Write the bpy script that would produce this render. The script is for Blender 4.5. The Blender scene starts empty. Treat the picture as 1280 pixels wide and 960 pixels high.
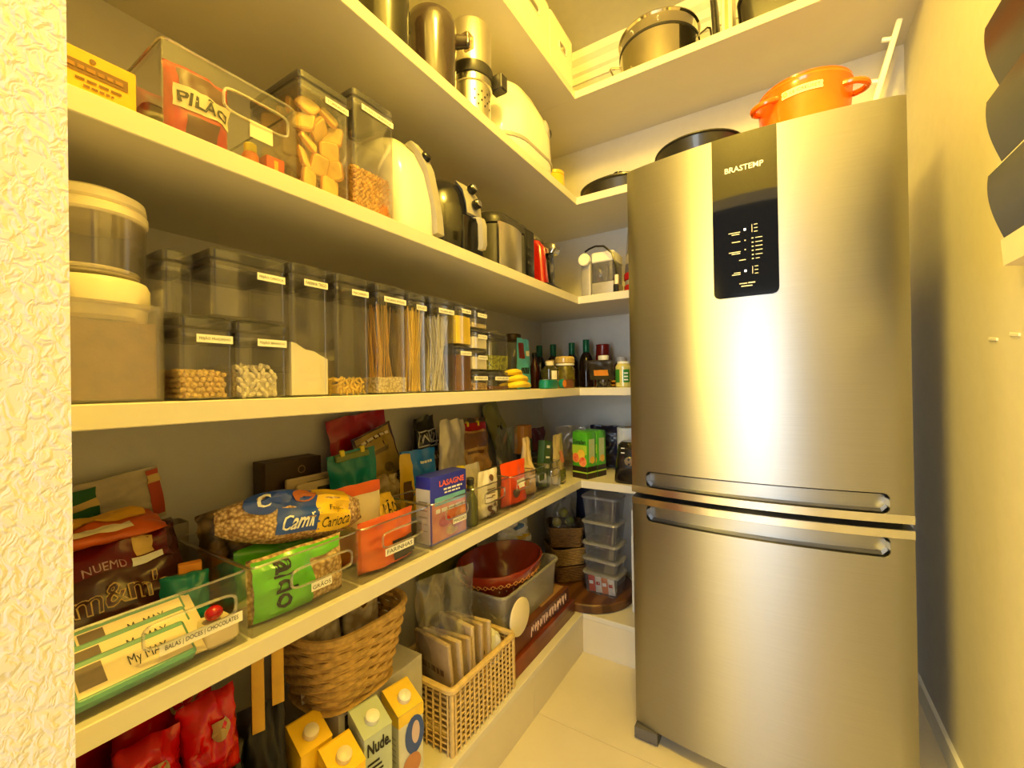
import bpy, math, random
from mathutils import Vector, Matrix, noise, Euler

sc = bpy.context.scene
col = sc.collection
# ------------------------------------------------------------------ camera
YAW, PITCH, ROLL = math.radians(32.134), math.radians(0.211), math.radians(-0.936)
fwd = Vector((-math.sin(YAW)*math.cos(PITCH), math.cos(YAW)*math.cos(PITCH), math.sin(PITCH)))
r0 = Vector((math.cos(YAW), math.sin(YAW), 0)); u0 = r0.cross(fwd)
rt = math.cos(ROLL)*r0 + math.sin(ROLL)*u0
up = -math.sin(ROLL)*r0 + math.cos(ROLL)*u0
cam_data = bpy.data.cameras.new('camera')
cam_data.sensor_width = 36.0
cam_data.lens = 533.64/1280*36.0
cam_data.clip_start = 0.02
cam = bpy.data.objects.new('camera', cam_data)
cm = Matrix((rt, up, -fwd)).transposed().to_4x4()
cm.translation = Vector((0, 0, 1.1761))
cam.matrix_world = cm
col.objects.link(cam)
sc.camera = cam
# ------------------------------------------------------------------ world: the bright neutral room beyond the doorway
world = bpy.data.worlds.new('world'); sc.world = world
world.use_nodes = True
bgn = world.node_tree.nodes['Background']
bgn.inputs['Color'].default_value = (0.80, 0.88, 1.0, 1)
bgn.inputs['Strength'].default_value = 0.2
# daylight from the window of the room behind the doorway
wl = bpy.data.lights.new('window_behind_offscreen', 'AREA'); wl.shape = 'RECTANGLE'; wl.size = 1.05; wl.size_y = 1.7
wl.energy = 72.0; wl.color = (0.84, 0.94, 1.0)
wo = bpy.data.objects.new('window_behind_offscreen', wl); wo.location = (-0.12, -2.6, 1.22); wo.rotation_euler = (math.radians(90), 0, 0)
col.objects.link(wo)
# the pantry's own warm ceiling lamp, above the picture
LAMP_COL = (1.0, 0.66, 0.085, 1)
cl_ = bpy.data.lights.new('ceiling_lamp_offscreen', 'POINT'); cl_.energy = 106.0; cl_.color = LAMP_COL[:3]; cl_.shadow_soft_size = 0.09
co_ = bpy.data.objects.new('ceiling_lamp_offscreen', cl_); co_.location = (-0.12, 0.52, 2.85); col.objects.link(co_)
# warm lamp of the hall outside the doorway
hl = bpy.data.lights.new('hall_lamp_offscreen', 'POINT'); hl.energy = 1120.0; hl.color = LAMP_COL[:3]; hl.shadow_soft_size = 0.32
ho = bpy.data.objects.new('hall_lamp_offscreen', hl); ho.location = (-1.50, -2.80, 2.08); col.objects.link(ho)
vs = sc.view_settings
vs.view_transform = 'Standard'; vs.look = 'None'; vs.gamma = 1.0
vs.use_curve_mapping = False
vs.exposure = -0.2
sc.cycles.transparent_max_bounces = 32
sc.cycles.max_bounces = 10
sc.cycles.sample_clamp_indirect = 6.0

# ------------------------------------------------------------------ materials
def lin(c):
    r = []
    for x in c[:3]:
        x = x/255.0
        r.append(x/12.92 if x <= 0.04045 else ((x+0.055)/1.055)**2.4)
    return (r[0], r[1], r[2], 1.0)

MATS = {}
def M(name, c=(200, 200, 200), rough=0.5, metal=0.0, var=0.07, scale=25.0, bump=0.0, bscale=None, coat=0.0, c2=None, wave=None, aniso=0.0, emit=0.0, vor=None):
    """procedural surface: base colour with a little noise, optional relief"""
    if name in MATS: return MATS[name]
    m = bpy.data.materials.new(name); m.use_nodes = True
    nt = m.node_tree; b = nt.nodes['Principled BSDF']
    b.inputs['Roughness'].default_value = rough
    b.inputs['Metallic'].default_value = metal
    b.inputs['Coat Weight'].default_value = coat
    if aniso: b.inputs['Anisotropic'].default_value = aniso
    tc = nt.nodes.new('ShaderNodeTexCoord')
    base = lin(c)
    dark = lin(c2) if c2 else tuple(max(0, x*(1-var*2.2)) for x in base[:3])+(1,)
    if vor:
        tx = nt.nodes.new('ShaderNodeTexVoronoi'); tx.inputs['Scale'].default_value = vor; fac = tx.outputs['Distance']
    elif wave:
        tx = nt.nodes.new('ShaderNodeTexWave'); tx.inputs['Scale'].default_value = wave
        tx.inputs['Distortion'].default_value = 6.0; tx.inputs['Detail'].default_value = 3.0; fac = tx.outputs['Fac']
    else:
        tx = nt.nodes.new('ShaderNodeTexNoise'); tx.inputs['Scale'].default_value = scale
        tx.inputs['Detail'].default_value = 4.0; fac = tx.outputs['Fac']
    nt.links.new(tc.outputs['Object'], tx.inputs['Vector'])
    rp = nt.nodes.new('ShaderNodeValToRGB')
    if vor:
        rp.color_ramp.elements[0].position = 0.25; rp.color_ramp.elements[1].position = 0.75
        rp.color_ramp.elements[0].color = base; rp.color_ramp.elements[1].color = dark
    else:
        rp.color_ramp.elements[0].position = 0.3; rp.color_ramp.elements[1].position = 0.7
        rp.color_ramp.elements[0].color = dark; rp.color_ramp.elements[1].color = base
    nt.links.new(fac, rp.inputs['Fac']); nt.links.new(rp.outputs['Color'], b.inputs['Base Color'])
    if bump:
        if bscale and not vor:
            t2 = nt.nodes.new('ShaderNodeTexNoise'); t2.inputs['Scale'].default_value = bscale
            t2.inputs['Detail'].default_value = 3.0
            nt.links.new(tc.outputs['Object'], t2.inputs['Vector']); h = t2.outputs['Fac']
        else: h = fac
        bp = nt.nodes.new('ShaderNodeBump'); bp.inputs['Strength'].default_value = bump
        bp.inputs['Distance'].default_value = 0.004
        if vor: bp.invert = True
        nt.links.new(h, bp.inputs['Height']); nt.links.new(bp.outputs['Normal'], b.inputs['Normal'])
    if emit:
        b.inputs['Emission Color'].default_value = base; b.inputs['Emission Strength'].default_value = emit
    MATS[name] = m
    return m

def clear(name, tint=(0.93, 0.93, 0.94), gloss=0.05, rough=0.06, haze=0.0, hazecol=(0.8, 0.8, 0.8), fres=0.45):
    """thin clear plastic: lets light through, shines at grazing angles, may be a little hazy"""
    if name in MATS: return MATS[name]
    m = bpy.data.materials.new(name); m.use_nodes = True
    nt = m.node_tree; nt.nodes.clear()
    out = nt.nodes.new('ShaderNodeOutputMaterial')
    tr = nt.nodes.new('ShaderNodeBsdfTransparent'); tr.inputs['Color'].default_value = (*tint, 1)
    gl = nt.nodes.new('ShaderNodeBsdfGlossy'); gl.inputs['Roughness'].default_value = rough
    gl.inputs['Color'].default_value = (0.95, 0.95, 0.95, 1)
    lw = nt.nodes.new('ShaderNodeLayerWeight'); lw.inputs['Blend'].default_value = 0.25
    ma = nt.nodes.new('ShaderNodeMath'); ma.operation = 'MULTIPLY_ADD'
    ma.inputs[1].default_value = fres; ma.inputs[2].default_value = gloss
    nt.links.new(lw.outputs['Fresnel'], ma.inputs[0])
    mx = nt.nodes.new('ShaderNodeMixShader')
    nt.links.new(ma.outputs[0], mx.inputs['Fac'])
    src = tr.outputs[0]
    if haze:
        df = nt.nodes.new('ShaderNodeBsdfDiffuse'); df.inputs['Color'].default_value = (*hazecol, 1)
        nz = nt.nodes.new('ShaderNodeTexNoise'); nz.inputs['Scale'].default_value = 7
        mr = nt.nodes.new('ShaderNodeMath'); mr.operation = 'MULTIPLY_ADD'; mr.inputs[1].default_value = haze*0.5; mr.inputs[2].default_value = haze*0.75
        nt.links.new(nz.outputs['Fac'], mr.inputs[0])
        m2 = nt.nodes.new('ShaderNodeMixShader'); nt.links.new(mr.outputs[0], m2.inputs['Fac'])
        nt.links.new(tr.outputs[0], m2.inputs[1]); nt.links.new(df.outputs[0], m2.inputs[2]); src = m2.outputs[0]
    nt.links.new(src, mx.inputs[1]); nt.links.new(gl.outputs[0], mx.inputs[2])
    nt.links.new(mx.outputs[0], out.inputs['Surface'])
    MATS[name] = m
    return m

# ------------------------------------------------------------------ mesh helpers
PI = math.pi
def rr(w, d, r, n=4, cx=0, cy=0):
    r = min(r, w/2-1e-5, d/2-1e-5); pts = []
    for sx, sy, a0 in ((1, 1, 0), (-1, 1, PI/2), (-1, -1, PI), (1, -1, 1.5*PI)):
        for i in range(n+1):
            a = a0+PI/2*i/n
            pts.append((cx+sx*(w/2-r)+r*math.cos(a), cy+sy*(d/2-r)+r*math.sin(a)))
    return pts

class MB:
    def __init__(s): s.v = []; s.f = []
    def add(s, vs, fs):
        n = len(s.v); s.v += [tuple(p) for p in vs]; s.f += [[i+n for i in f] for f in fs]; return s
    def box(s, x0, x1, y0, y1, z0, z1):
        return s.add([(x, y, z) for x in (x0, x1) for y in (y0, y1) for z in (z0, z1)],
            [(0, 1, 3, 2), (4, 6, 7, 5), (0, 4, 5, 1), (2, 3, 7, 6), (0, 2, 6, 4), (1, 5, 7, 3)])
    def loft(s, rings, c0=True, c1=True, closed=False):
        n = len(rings[0]); vs = [p for r in rings for p in r]; fs = []
        for k in range(len(rings)-1 + (1 if closed else 0)):
            k2 = (k+1) % len(rings)
            for i in range(n):
                j = (i+1) % n
                fs.append((k*n+i, k*n+j, k2*n+j, k2*n+i))
        if not closed:
            if c0: fs.append(tuple(reversed(range(n))))
            if c1: fs.append(tuple(range((len(rings)-1)*n, len(rings)*n)))
        return s.add(vs, fs)
    def rbox(s, cx, cy, w, d, z0, z1, r=0.006, b=0.002, n=3, tw=1.0, td=1.0):
        """upright rounded box, softened top and bottom edges; tw, td scale the top"""
        H = z1-z0; b = min(b, H*0.45); rings = []
        for z, ins in ((z0, b), (z0+b, 0), (z1-b, 0), (z1, b)):
            t = (z-z0)/H; kw = 1+(tw-1)*t; kd = 1+(td-1)*t
            rings.append([(x, y, z) for x, y in rr(max(w*kw-2*ins, 1e-4), max(d*kd-2*ins, 1e-4), max(r-ins*0.5, 1e-4), n, cx, cy)])
        return s.loft(rings)
    def shell(s, cx, cy, w, d, z0, z1, r=0.01, t=0.0025, n=3, tw=1.0, td=1.0):
        """open-topped vessel with wall thickness"""
        o = lambda z, ins: [(x, y, z) for x, y in rr((w*(1+(tw-1)*(z-z0)/(z1-z0)))-2*ins, (d*(1+(td-1)*(z-z0)/(z1-z0)))-2*ins, max(r-ins, 0.001), n, cx, cy)]
        return s.loft([o(z0, t), o(z0+t, 0), o(z1, 0), o(z1, t), o(z0+2*t, t), o(z0+1.4*t, 2*t)])
    def lathe(s, prof, cx=0, cy=0, seg=24, sx=1.0, sy=1.0):
        rings = [[(cx+sx*r*math.cos(2*PI*i/seg), cy+sy*r*math.sin(2*PI*i/seg), z) for i in range(seg)] for r, z in prof]
        return s.loft(rings, c0=prof[0][0] > 1e-6, c1=prof[-1][0] > 1e-6)
    def tube(s, pts, r, seg=8, closed=False):
        pts = [Vector(p) for p in pts]; n = len(pts); rings = []; ref = None
        for i, p in enumerate(pts):
            a = pts[(i-1) % n] if (closed or i) else p
            b = pts[(i+1) % n] if (closed or i < n-1) else p
            t = (b-a).normalized()
            if ref is None:
                ref = t.orthogonal().normalized()
            ref = (ref-t*ref.dot(t))
            ref = ref.normalized() if ref.length > 1e-6 else t.orthogonal().normalized()
            q = t.cross(ref); rad = r[i] if isinstance(r, (list, tuple)) else r
            rings.append([tuple(p+rad*(math.cos(2*PI*k/seg)*ref+math.sin(2*PI*k/seg)*q)) for k in range(seg)])
        return s.loft(rings, closed=closed)
    def ell(s, c, r, seg=10, rings=6, rot=None):
        vs = []; R = rot
        for i in range(1, rings):
            a = PI*i/rings
            for k in range(seg):
                b = 2*PI*k/seg
                vs.append(Vector((r[0]*math.sin(a)*math.cos(b), r[1]*math.sin(a)*math.sin(b), -r[2]*math.cos(a))))
        vs.append(Vector((0, 0, -r[2]))); vs.append(Vector((0, 0, r[2])))
        if R is not None: vs = [R @ p for p in vs]
        vs = [tuple(p+Vector(c)) for p in vs]; fs = []
        for i in range(rings-2):
            for k in range(seg):
                j = (k+1) % seg; fs.append((i*seg+k, i*seg+j, (i+1)*seg+j, (i+1)*seg+k))
        B = (rings-1)*seg
        for k in range(seg):
            j = (k+1) % seg; fs.append((B, j, k)); fs.append((B+1, (rings-2)*seg+k, (rings-2)*seg+j))
        return s.add(vs, fs)
    def grid(s, S, nu, nv, u0=0, u1=1, v0=0, v1=1, off=0.0):
        vs = []
        for j in range(nv+1):
            for i in range(nu+1):
                vs.append(spt(S, u0+(u1-u0)*i/nu, v0+(v1-v0)*j/nv, off))
        return s.add(vs, [(j*(nu+1)+i, j*(nu+1)+i+1, (j+1)*(nu+1)+i+1, (j+1)*(nu+1)+i) for j in range(nv) for i in range(nu)])
    def prism(s, poly, p0, p1, ax='y'):
        """extrude a 2D polygon along an axis; poly is in the two other axes, in order"""
        def P(a, b, t): return {'x': (t, a, b), 'y': (a, t, b), 'z': (a, b, t)}[ax]
        return s.loft([[P(a, b, p0) for a, b in poly], [P(a, b, p1) for a, b in poly]])
    def xf(s, mat):
        s.v = [tuple(mat @ Vector(p)) for p in s.v]; return s
    def build(s, name, mat, parent=None, smooth=True, label=None, kind=None, angle=35):
        me = bpy.data.meshes.new(name); me.from_pydata(s.v, [], s.f); me.update()
        if smooth:
            me.polygons.foreach_set('use_smooth', [True]*len(me.polygons))
            try: me.set_sharp_from_angle(angle=math.radians(angle))
            except Exception: pass
        me.materials.append(mat)
        o = bpy.data.objects.new(name, me); col.objects.link(o)
        if parent is not None: o.parent = parent
        if label: o['label'] = label
        if kind: o['kind'] = kind
        return o

def spt(S, u, v, off=0.0):
    p = Vector(S(u, v))
    if off:
        e = 1e-3
        a = Vector(S(min(u+e, 1.0), v))-Vector(S(max(u-e, 0.0), v)); b = Vector(S(u, min(v+e, 1.0)))-Vector(S(u, max(v-e, 0.0)))
        n = a.cross(b)
        if n.length > 1e-12: p = p+n.normalized()*off
    return tuple(p)

def thing(name, label, cat, loc=(0, 0, 0), rot=(0, 0, 0), group=None):
    o = bpy.data.objects.new(name, None); o.empty_display_size = 0.05; col.objects.link(o)
    o.location = loc; o.rotation_euler = rot if isinstance(rot, (tuple, list)) else (0, 0, rot)
    o['label'] = label; o['category'] = cat
    if group: o['group'] = group
    return o
def tag(o, label, cat, group=None):
    o['label'] = label; o['category'] = cat
    if group: o['group'] = group
    return o
def dup(root, loc, rot=None, label=None, group=None):
    r = root.copy(); col.objects.link(r); r.location = loc
    if rot is not None: r.rotation_euler = rot
    if label: r['label'] = label
    if group: r['group'] = group
    for ch in list(root.children):
        c = ch.copy(); col.objects.link(c); c.parent = r
        for g in list(ch.children):
            d = g.copy(); col.objects.link(d); d.parent = c
    return r
def struct(o): o['kind'] = 'structure'; return o

TXT = {}
def txt(parent, s, S, u0, u1, v0, v1, mat, off=0.0012, name='lettering', bold=0.0, shear=0.0):
    """flat printed lettering laid on a surface S(u, v)"""
    key = (s, bold, shear)
    if key not in TXT:
        cu = bpy.data.curves.new('t', 'FONT'); cu.body = s; cu.resolution_u = 2; cu.offset = bold; cu.shear = shear
        to = bpy.data.objects.new('t', cu); col.objects.link(to)
        me = to.to_mesh()
        vs = [tuple(v.co) for v in me.vertices]; fs = [list(p.vertices) for p in me.polygons]
        to.to_mesh_clear(); bpy.data.objects.remove(to); bpy.data.curves.remove(cu)
        xs = [v[0] for v in vs]; ys = [v[1] for v in vs]
        ax, bx, ay, by = min(xs), max(xs), min(ys), max(ys)
        TXT[key] = ([((v[0]-ax)/(bx-ax), (v[1]-ay)/max(by-ay, 1e-6)) for v in vs], fs)
    nv, fs = TXT[key]
    m = MB(); m.add([spt(S, u0+(u1-u0)*a, v0+(v1-v0)*b, off) for a, b in nv], fs)
    return m.build(name, mat, parent, smooth=False)
def patch(parent, S, u0, u1, v0, v1, mat, name='label', nu=1, nv=1, off=0.0007, label=None):
    return MB().grid(S, nu, nv, u0, u1, v0, v1, off).build(name, mat, parent, label=label)
def PL(o, r, u):
    """plane surface: origin, right edge vector, up edge vector"""
    o, r, u = Vector(o), Vector(r), Vector(u)
    return lambda a, b: o+r*a+u*b
def words(parent, S, u0, u1, v, h, mat, seed=1, off=0.0012, name='small_print'):
    """a line of print too small to read, as word-sized strokes"""
    rnd = random.Random(seed); u = u0; m = MB(); L = u1-u0
    while u < u1-L*0.04:
        w = min(L*rnd.uniform(0.10, 0.24), u1-u)
        m.grid(S, 2, 1, u, u+w, v, v+h, off); u += w+L*0.045
    return m.build(name, mat, parent)
def disc_patch(parent, S, cu, cv, ru, rv, mat, name, off=0.001, seg=20, a0=0, a1=2*PI):
    m = MB(); vs = [spt(S, cu, cv, off)]+[spt(S, cu+ru*math.cos(a0+(a1-a0)*i/seg), cv+rv*math.sin(a0+(a1-a0)*i/seg), off) for i in range(seg+1)]
    m.add(vs, [(0, i, i+1) for i in range(1, seg+1)])
    return m.build(name, mat, parent, smooth=False)

# ------------------------------------------------------------------ common materials
WALL = M('wall_paint', (212, 208, 200), 0.75, var=0.02, bump=0.12, bscale=260)
SHELF = M('shelf_white', (222, 216, 200), 0.42, var=0.02, scale=6)
TILE = M('floor_tile', (222, 212, 188), 0.35, var=0.03, scale=5)
GROUT = M('grout', (188, 178, 158), 0.9)
PLINTH = TILE
WHITE = M('white_plastic', (240, 240, 236), 0.3, var=0.02)
CREAM = M('cream_plastic', (240, 228, 196), 0.35, var=0.02)
BLACK = M('black_plastic', (16, 16, 17), 0.28, var=0.1)
DARK = M('dark_grey_plastic', (48, 46, 46), 0.4, var=0.1)
STEEL = M('steel', (205, 203, 198), 0.22, 1.0, var=0.03, scale=60)
CHROME = M('chrome', (225, 225, 225), 0.08, 1.0, var=0.01)
INK = M('ink', (28, 26, 24), 0.7)
LABEL = M('paper_label', (246, 244, 234), 0.6, var=0.02)
WPRINT = M('white_print', (245, 245, 240), 0.5, var=0.02)
CLEAR = clear('clear_plastic', (0.99, 0.99, 0.992), 0.03, haze=0.012, hazecol=(0.75, 0.73, 0.78), fres=0.4)
CLOUDY = clear('cloudy_plastic', (0.93, 0.92, 0.92), 0.05, 0.12, haze=0.2, hazecol=(0.56, 0.52, 0.52))
EDGE = clear('acrylic_edge', (0.9, 0.9, 0.88), 0.28, 0.12)
BINCLR = clear('clear_acrylic', (0.985, 0.985, 0.98), 0.025, 0.10, fres=0.32)
LIDCLR = clear('smoky_lid', (0.62, 0.60, 0.64), 0.08, 0.1, haze=0.10, hazecol=(0.5, 0.5, 0.55))
FILM = clear('clear_film', (0.9, 0.9, 0.88), 0.07, 0.12, haze=0.06)
GLASS = clear('glass', (0.9, 0.92, 0.9), 0.06, 0.03)

# ------------------------------------------------------------------ the setting
XL, XF, YB, YF, XR, ZC = -1.177, -0.766, 2.204, 1.794, 0.424, 2.97
Y0 = 0.131
def plaster():
    m = bpy.data.materials.new('textured_plaster'); m.use_nodes = True; nt = m.node_tree; b = nt.nodes['Principled BSDF']
    b.inputs['Base Color'].default_value = lin((240, 236, 226)); b.inputs['Roughness'].default_value = 0.7
    tc = nt.nodes.new('ShaderNodeTexCoord'); n1 = nt.nodes.new('ShaderNodeTexNoise')
    n1.inputs['Scale'].default_value = 80; n1.inputs['Detail'].default_value = 2.5; n1.inputs['Distortion'].default_value = 0.8
    mp = nt.nodes.new('ShaderNodeMapping'); mp.inputs['Scale'].default_value = (1, 1.25, 0.9); mp.inputs['Rotation'].default_value = (0.5, 0, 0)
    nt.links.new(tc.outputs['Object'], mp.inputs['Vector']); nt.links.new(mp.outputs[0], n1.inputs['Vector'])
    rp = nt.nodes.new('ShaderNodeValToRGB'); rp.color_ramp.elements[0].position = 0.40; rp.color_ramp.elements[1].position = 0.62
    nt.links.new(n1.outputs['Fac'], rp.inputs['Fac'])
    bp = nt.nodes.new('ShaderNodeBump'); bp.inputs['Strength'].default_value = 0.4; bp.inputs['Distance'].default_value = 0.005
    nt.links.new(rp.outputs['Color'], bp.inputs['Height']); nt.links.new(bp.outputs['Normal'], b.inputs['Normal'])
    return m
PLASTER = plaster()
struct(MB().box(XL-0.1, XL, -0.03, YB+0.1, 0, ZC).build('wall_left', WALL, smooth=False))
struct(MB().box(XL, XR, YB, YB+0.1, 0, ZC).build('wall_back', WALL, smooth=False))
wr_ = struct(MB().box(XR, XR+0.1, -0.03, YB+0.1, 0, ZC).build('wall_right', WALL, smooth=False))
for y, z in ((1.442, 1.266), (1.334, 1.267)):      # two filled plug holes
    MB().rbox(0, 0, 0.048, 0.008, 0, 0.003, 0.003, 0.0012).xf(Matrix.Translation((XR, y, z)) @ Euler((0.12, 0, 0)).to_matrix().to_4x4() @ Matrix(((0, 0, -1, 0), (1, 0, 0, 0), (0, 1, 0, 0), (0, 0, 0, 1)))).build('wall_plug', WHITE, wr_)
fw = MB(); fw.box(XL, -0.62, -0.03, Y0, 0, ZC); fw.box(-0.62, 0.36, -0.03, Y0, 2.2, ZC); fw.box(0.36, XR, -0.03, Y0, 0, ZC)
struct(fw.build('wall_front', PLASTER, smooth=False))
struct(MB().box(XL-0.1, XR+0.1, -0.03, YB+0.1, ZC, ZC+0.1).build('ceiling', WALL, smooth=False))
fl = struct(MB().box(-2.6, 2.2, -2.6, YB+0.1, -0.08, -0.003).build('floor', GROUT, smooth=False))
tm = MB().rbox(0, 0, 0.5985, 0.5985, -0.003, 0, 0.0006, 0.0006, 1).build('tile', TILE, fl); first = True
for i in range(-3, 4):
    for j in range(-6, 2):
        o = tm if first else tm.copy()
        if not first: col.objects.link(o); o.parent = fl
        first = False
        o.location = (-0.755+0.3+0.6*i, 1.34+0.3+0.6*j, 0)
# plinth below the lowest boards
pl = struct(MB().box(XL, -0.757, Y0, YB, 0, 0.148).build('trim_1', GROUT, smooth=False))
for a, b in ((Y0, 0.709), (0.711, 1.309), (1.311, 1.752)):
    MB().rbox(-0.7545, (a+b)/2, 0.005, b-a, 0.0, 0.148, 0.0006, 0.0006, 1).build('tile', PLINTH, pl, smooth=False)
pb = struct(MB().box(-0.757, -0.44, 1.757, YB, 0, 0.148).build('trim_2', GROUT, smooth=False))
MB().rbox(-0.597, 1.7545, 0.312, 0.005, 0, 0.148, 0.0006, 0.0006, 1).build('tile', TILE, pb, smooth=False)
# ceiling cornice
cn = MB(); cn.prism([(YB, 2.83), (YB-0.012, 2.83), (YB-0.015, 2.865), (YB-0.03, 2.875), (YB-0.035, 2.91), (YB-0.06, 2.93), (YB-0.065, ZC), (YB, ZC)], XL, XR, 'x')
struct(cn.build('trim_3', WHITE, smooth=False))
struct(MB().box(XR-0.012, XR, Y0, YB, 0, 0.07).build('baseboard_right', WHITE, smooth=False))

def shelf(z, label, xend, name='wall_shelf'):
    t = thing(name, label, 'shelf', (XL, Y0, z))
    ox, oy = -XL, -Y0
    a = MB(); bv = 0.0015
    a.prism([(XL+ox, 0), (XF+ox-bv, 0), (XF+ox, bv), (XF+ox, 0.034-bv), (XF+ox-bv, 0.034), (XL+ox, 0.034)], 0, YF+oy, 'y')
    a.build('board', SHELF, t, smooth=False)
    b = MB(); b.prism([(YB+oy, 0), (YF+oy+bv, 0), (YF+oy, bv), (YF+oy, 0.034-bv), (YF+oy+bv, 0.034), (YB+oy, 0.034)], XL+ox, xend+ox, 'x')
    b.build('board', SHELF, t, smooth=False)
    return t
shelf(2.4685, 'topmost cream L-shaped shelf just under the ceiling, carrying storage boxes and steel pot', XR)
shelf(1.9884, 'cream L-shaped shelf carrying the juicer jug, white bread machine and black roaster', -0.44)
shelf(1.5392, 'cream L-shaped shelf carrying the air fryer and coffee machines', -0.44)
shelf(1.1264, 'cream L-shaped shelf carrying the row of labelled clear food canisters', -0.44)
shelf(0.7102, 'cream L-shaped shelf carrying clear bins packed with food bags', -0.44)
t = thing('base_shelf', 'low cream ledge on the tiled plinth, under baskets and boxes', 'shelf', (XL, Y0, 0.148))
MB().prism([(0, 0), (0.425, 0), (0.427, 0.002), (0.427, 0.020), (0.425, 0.022), (0, 0.022)], 0, 1.62, 'y').build('board', SHELF, t, smooth=False)
MB().prism([(2.073, 0), (1.622, 0), (1.62, 0.002), (1.62, 0.02), (1.622, 0.022), (2.073, 0.022)], 0, 0.737, 'x').build('board', SHELF, t, smooth=False)
zT, zA, zB, zCc, zTT, zD = 2.0224, 1.5732, 1.1604, 0.7442, 2.5025, 0.17


# ------------------------------------------------------------------ refrigerator
def brushed():
    m = bpy.data.materials.new('brushed_steel'); m.use_nodes = True; nt = m.node_tree; b = nt.nodes['Principled BSDF']
    b.inputs['Metallic'].default_value = 1.0; b.inputs['Roughness'].default_value = 0.39
    b.inputs['Anisotropic'].default_value = 0.65
    b.inputs['Anisotropic Rotation'].default_value = 0.25
    tg = nt.nodes.new('ShaderNodeTangent'); tg.direction_type = 'RADIAL'; tg.axis = 'Z'
    nt.links.new(tg.outputs[0], b.inputs['Tangent'])
    tc = nt.nodes.new('ShaderNodeTexCoord'); mp = nt.nodes.new('ShaderNodeMapping'); mp.inputs['Scale'].default_value = (3, 3, 900)
    nz = nt.nodes.new('ShaderNodeTexNoise'); nz.inputs['Scale'].default_value = 2.0
    nt.links.new(tc.outputs['Object'], mp.inputs[0]); nt.links.new(mp.outputs[0], nz.inputs['Vector'])
    rp = nt.nodes.new('ShaderNodeValToRGB'); rp.color_ramp.elements[0].color = lin((148, 148, 149)); rp.color_ramp.elements[1].color = lin((166, 166, 168))
    nt.links.new(nz.outputs['Fac'], rp.inputs['Fac']); nt.links.new(rp.outputs['Color'], b.inputs['Base Color'])
    return m
BRUSH = brushed()
FX0, FX1, FYE, SAG = -0.428, 0.279, 1.428, 0.040
fr = thing('refrigerator', 'tall brushed steel two-door refrigerator with a black control panel', 'refrigerator', ((FX0+FX1)/2, 1.75, 0))
ofx, ofy = (FX0+FX1)/2, 1.75
W2 = (FX1-FX0)/2
def arc(x):                                     # local y of the convex door skin at local x
    return FYE-ofy-SAG*(1-(x/W2)**2)
def sdf_rr(x, z, cx, cz, hw, hh, r):
    qx, qz = abs(x-cx)-hw+r, abs(z-cz)-hh+r
    return math.hypot(max(qx, 0), max(qz, 0))+min(max(qx, qz), 0)-r
def door(z0, z1, pocket):
    cx, cz, hw, hh = pocket
    xs = sorted(set([-W2+2*W2*i/36 for i in range(37)]+[cx-hw+d for d in (-0.004, -0.002, 0, .002, .004, .008, .012)]+[cx+hw+d for d in (.004, .002, 0, -.002, -.004, -.008, -.012)]))
    zs = sorted(set([z0+(z1-z0)*i/14 for i in range(15)]+[cz-hh+d for d in (-.004, -.002, 0, .002, .004, .008, .012, .02)]+[cz+hh+d for d in (.004, .002, 0, -.002, -.004, -.008, -.012, -.02)]))
    zs = [z for z in zs if z0-1e-9 <= z <= z1+1e-9]
    m = MB(); nx = len(xs)
    vs = []
    for z in zs:
        for x in xs:
            d = sdf_rr(x, z, cx, cz, hw, hh, 0.014)
            k = min(max((0.0015-d)/0.005, 0), 1); k = k*k*(3-2*k)
            e = min(x+W2, W2-x); edge = max(0, 0.006-e)/0.006
            vs.append((x, arc(x)+0.034*k+0.006*edge*edge, z))
    fs = [(j*nx+i, j*nx+i+1, (j+1)*nx+i+1, (j+1)*nx+i) for j in range(len(zs)-1) for i in range(nx-1)]
    n = len(vs)
    yb = 1.485-ofy
    vs += [(x, yb, z0) for x in xs]+[(x, yb, z1) for x in xs]
    top = (len(zs)-1)*nx
    for i in range(nx-1):
        fs.append((i+1, i, n+i, n+i+1)); fs.append((top+i, top+i+1, n+nx+i+1, n+nx+i))
    L = [j*nx for j in range(len(zs))]; fs.append(tuple(L+[n+nx, n])[::-1] if False else tuple([n]+L+[n+nx]))
    Rr = [j*nx+nx-1 for j in range(len(zs))]; fs.append(tuple([n+nx-1+nx]+Rr[::-1]+[n+nx-1]))
    fs.append(tuple(range(n+nx-1, n-1, -1))+tuple(range(n+nx, n+2*nx)))
    return m.add(vs, fs)
MB().rbox(0, (1.485+2.13)/2-ofy, 2*W2-0.008, 2.13-1.485, 0.045, 1.886, 0.012, 0.006).build('cabinet', M('fridge_side', (120, 118, 114), 0.45, 0.6), fr)
ud = door(0.8145, 1.888, (0.0005, 0.8620, 0.302, 0.0245)).build('door', BRUSH, fr, angle=50)
ld = door(0.045, 0.7985, (0.0, 0.7520, 0.302, 0.0245)).build('door', BRUSH, fr, angle=50)
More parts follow.
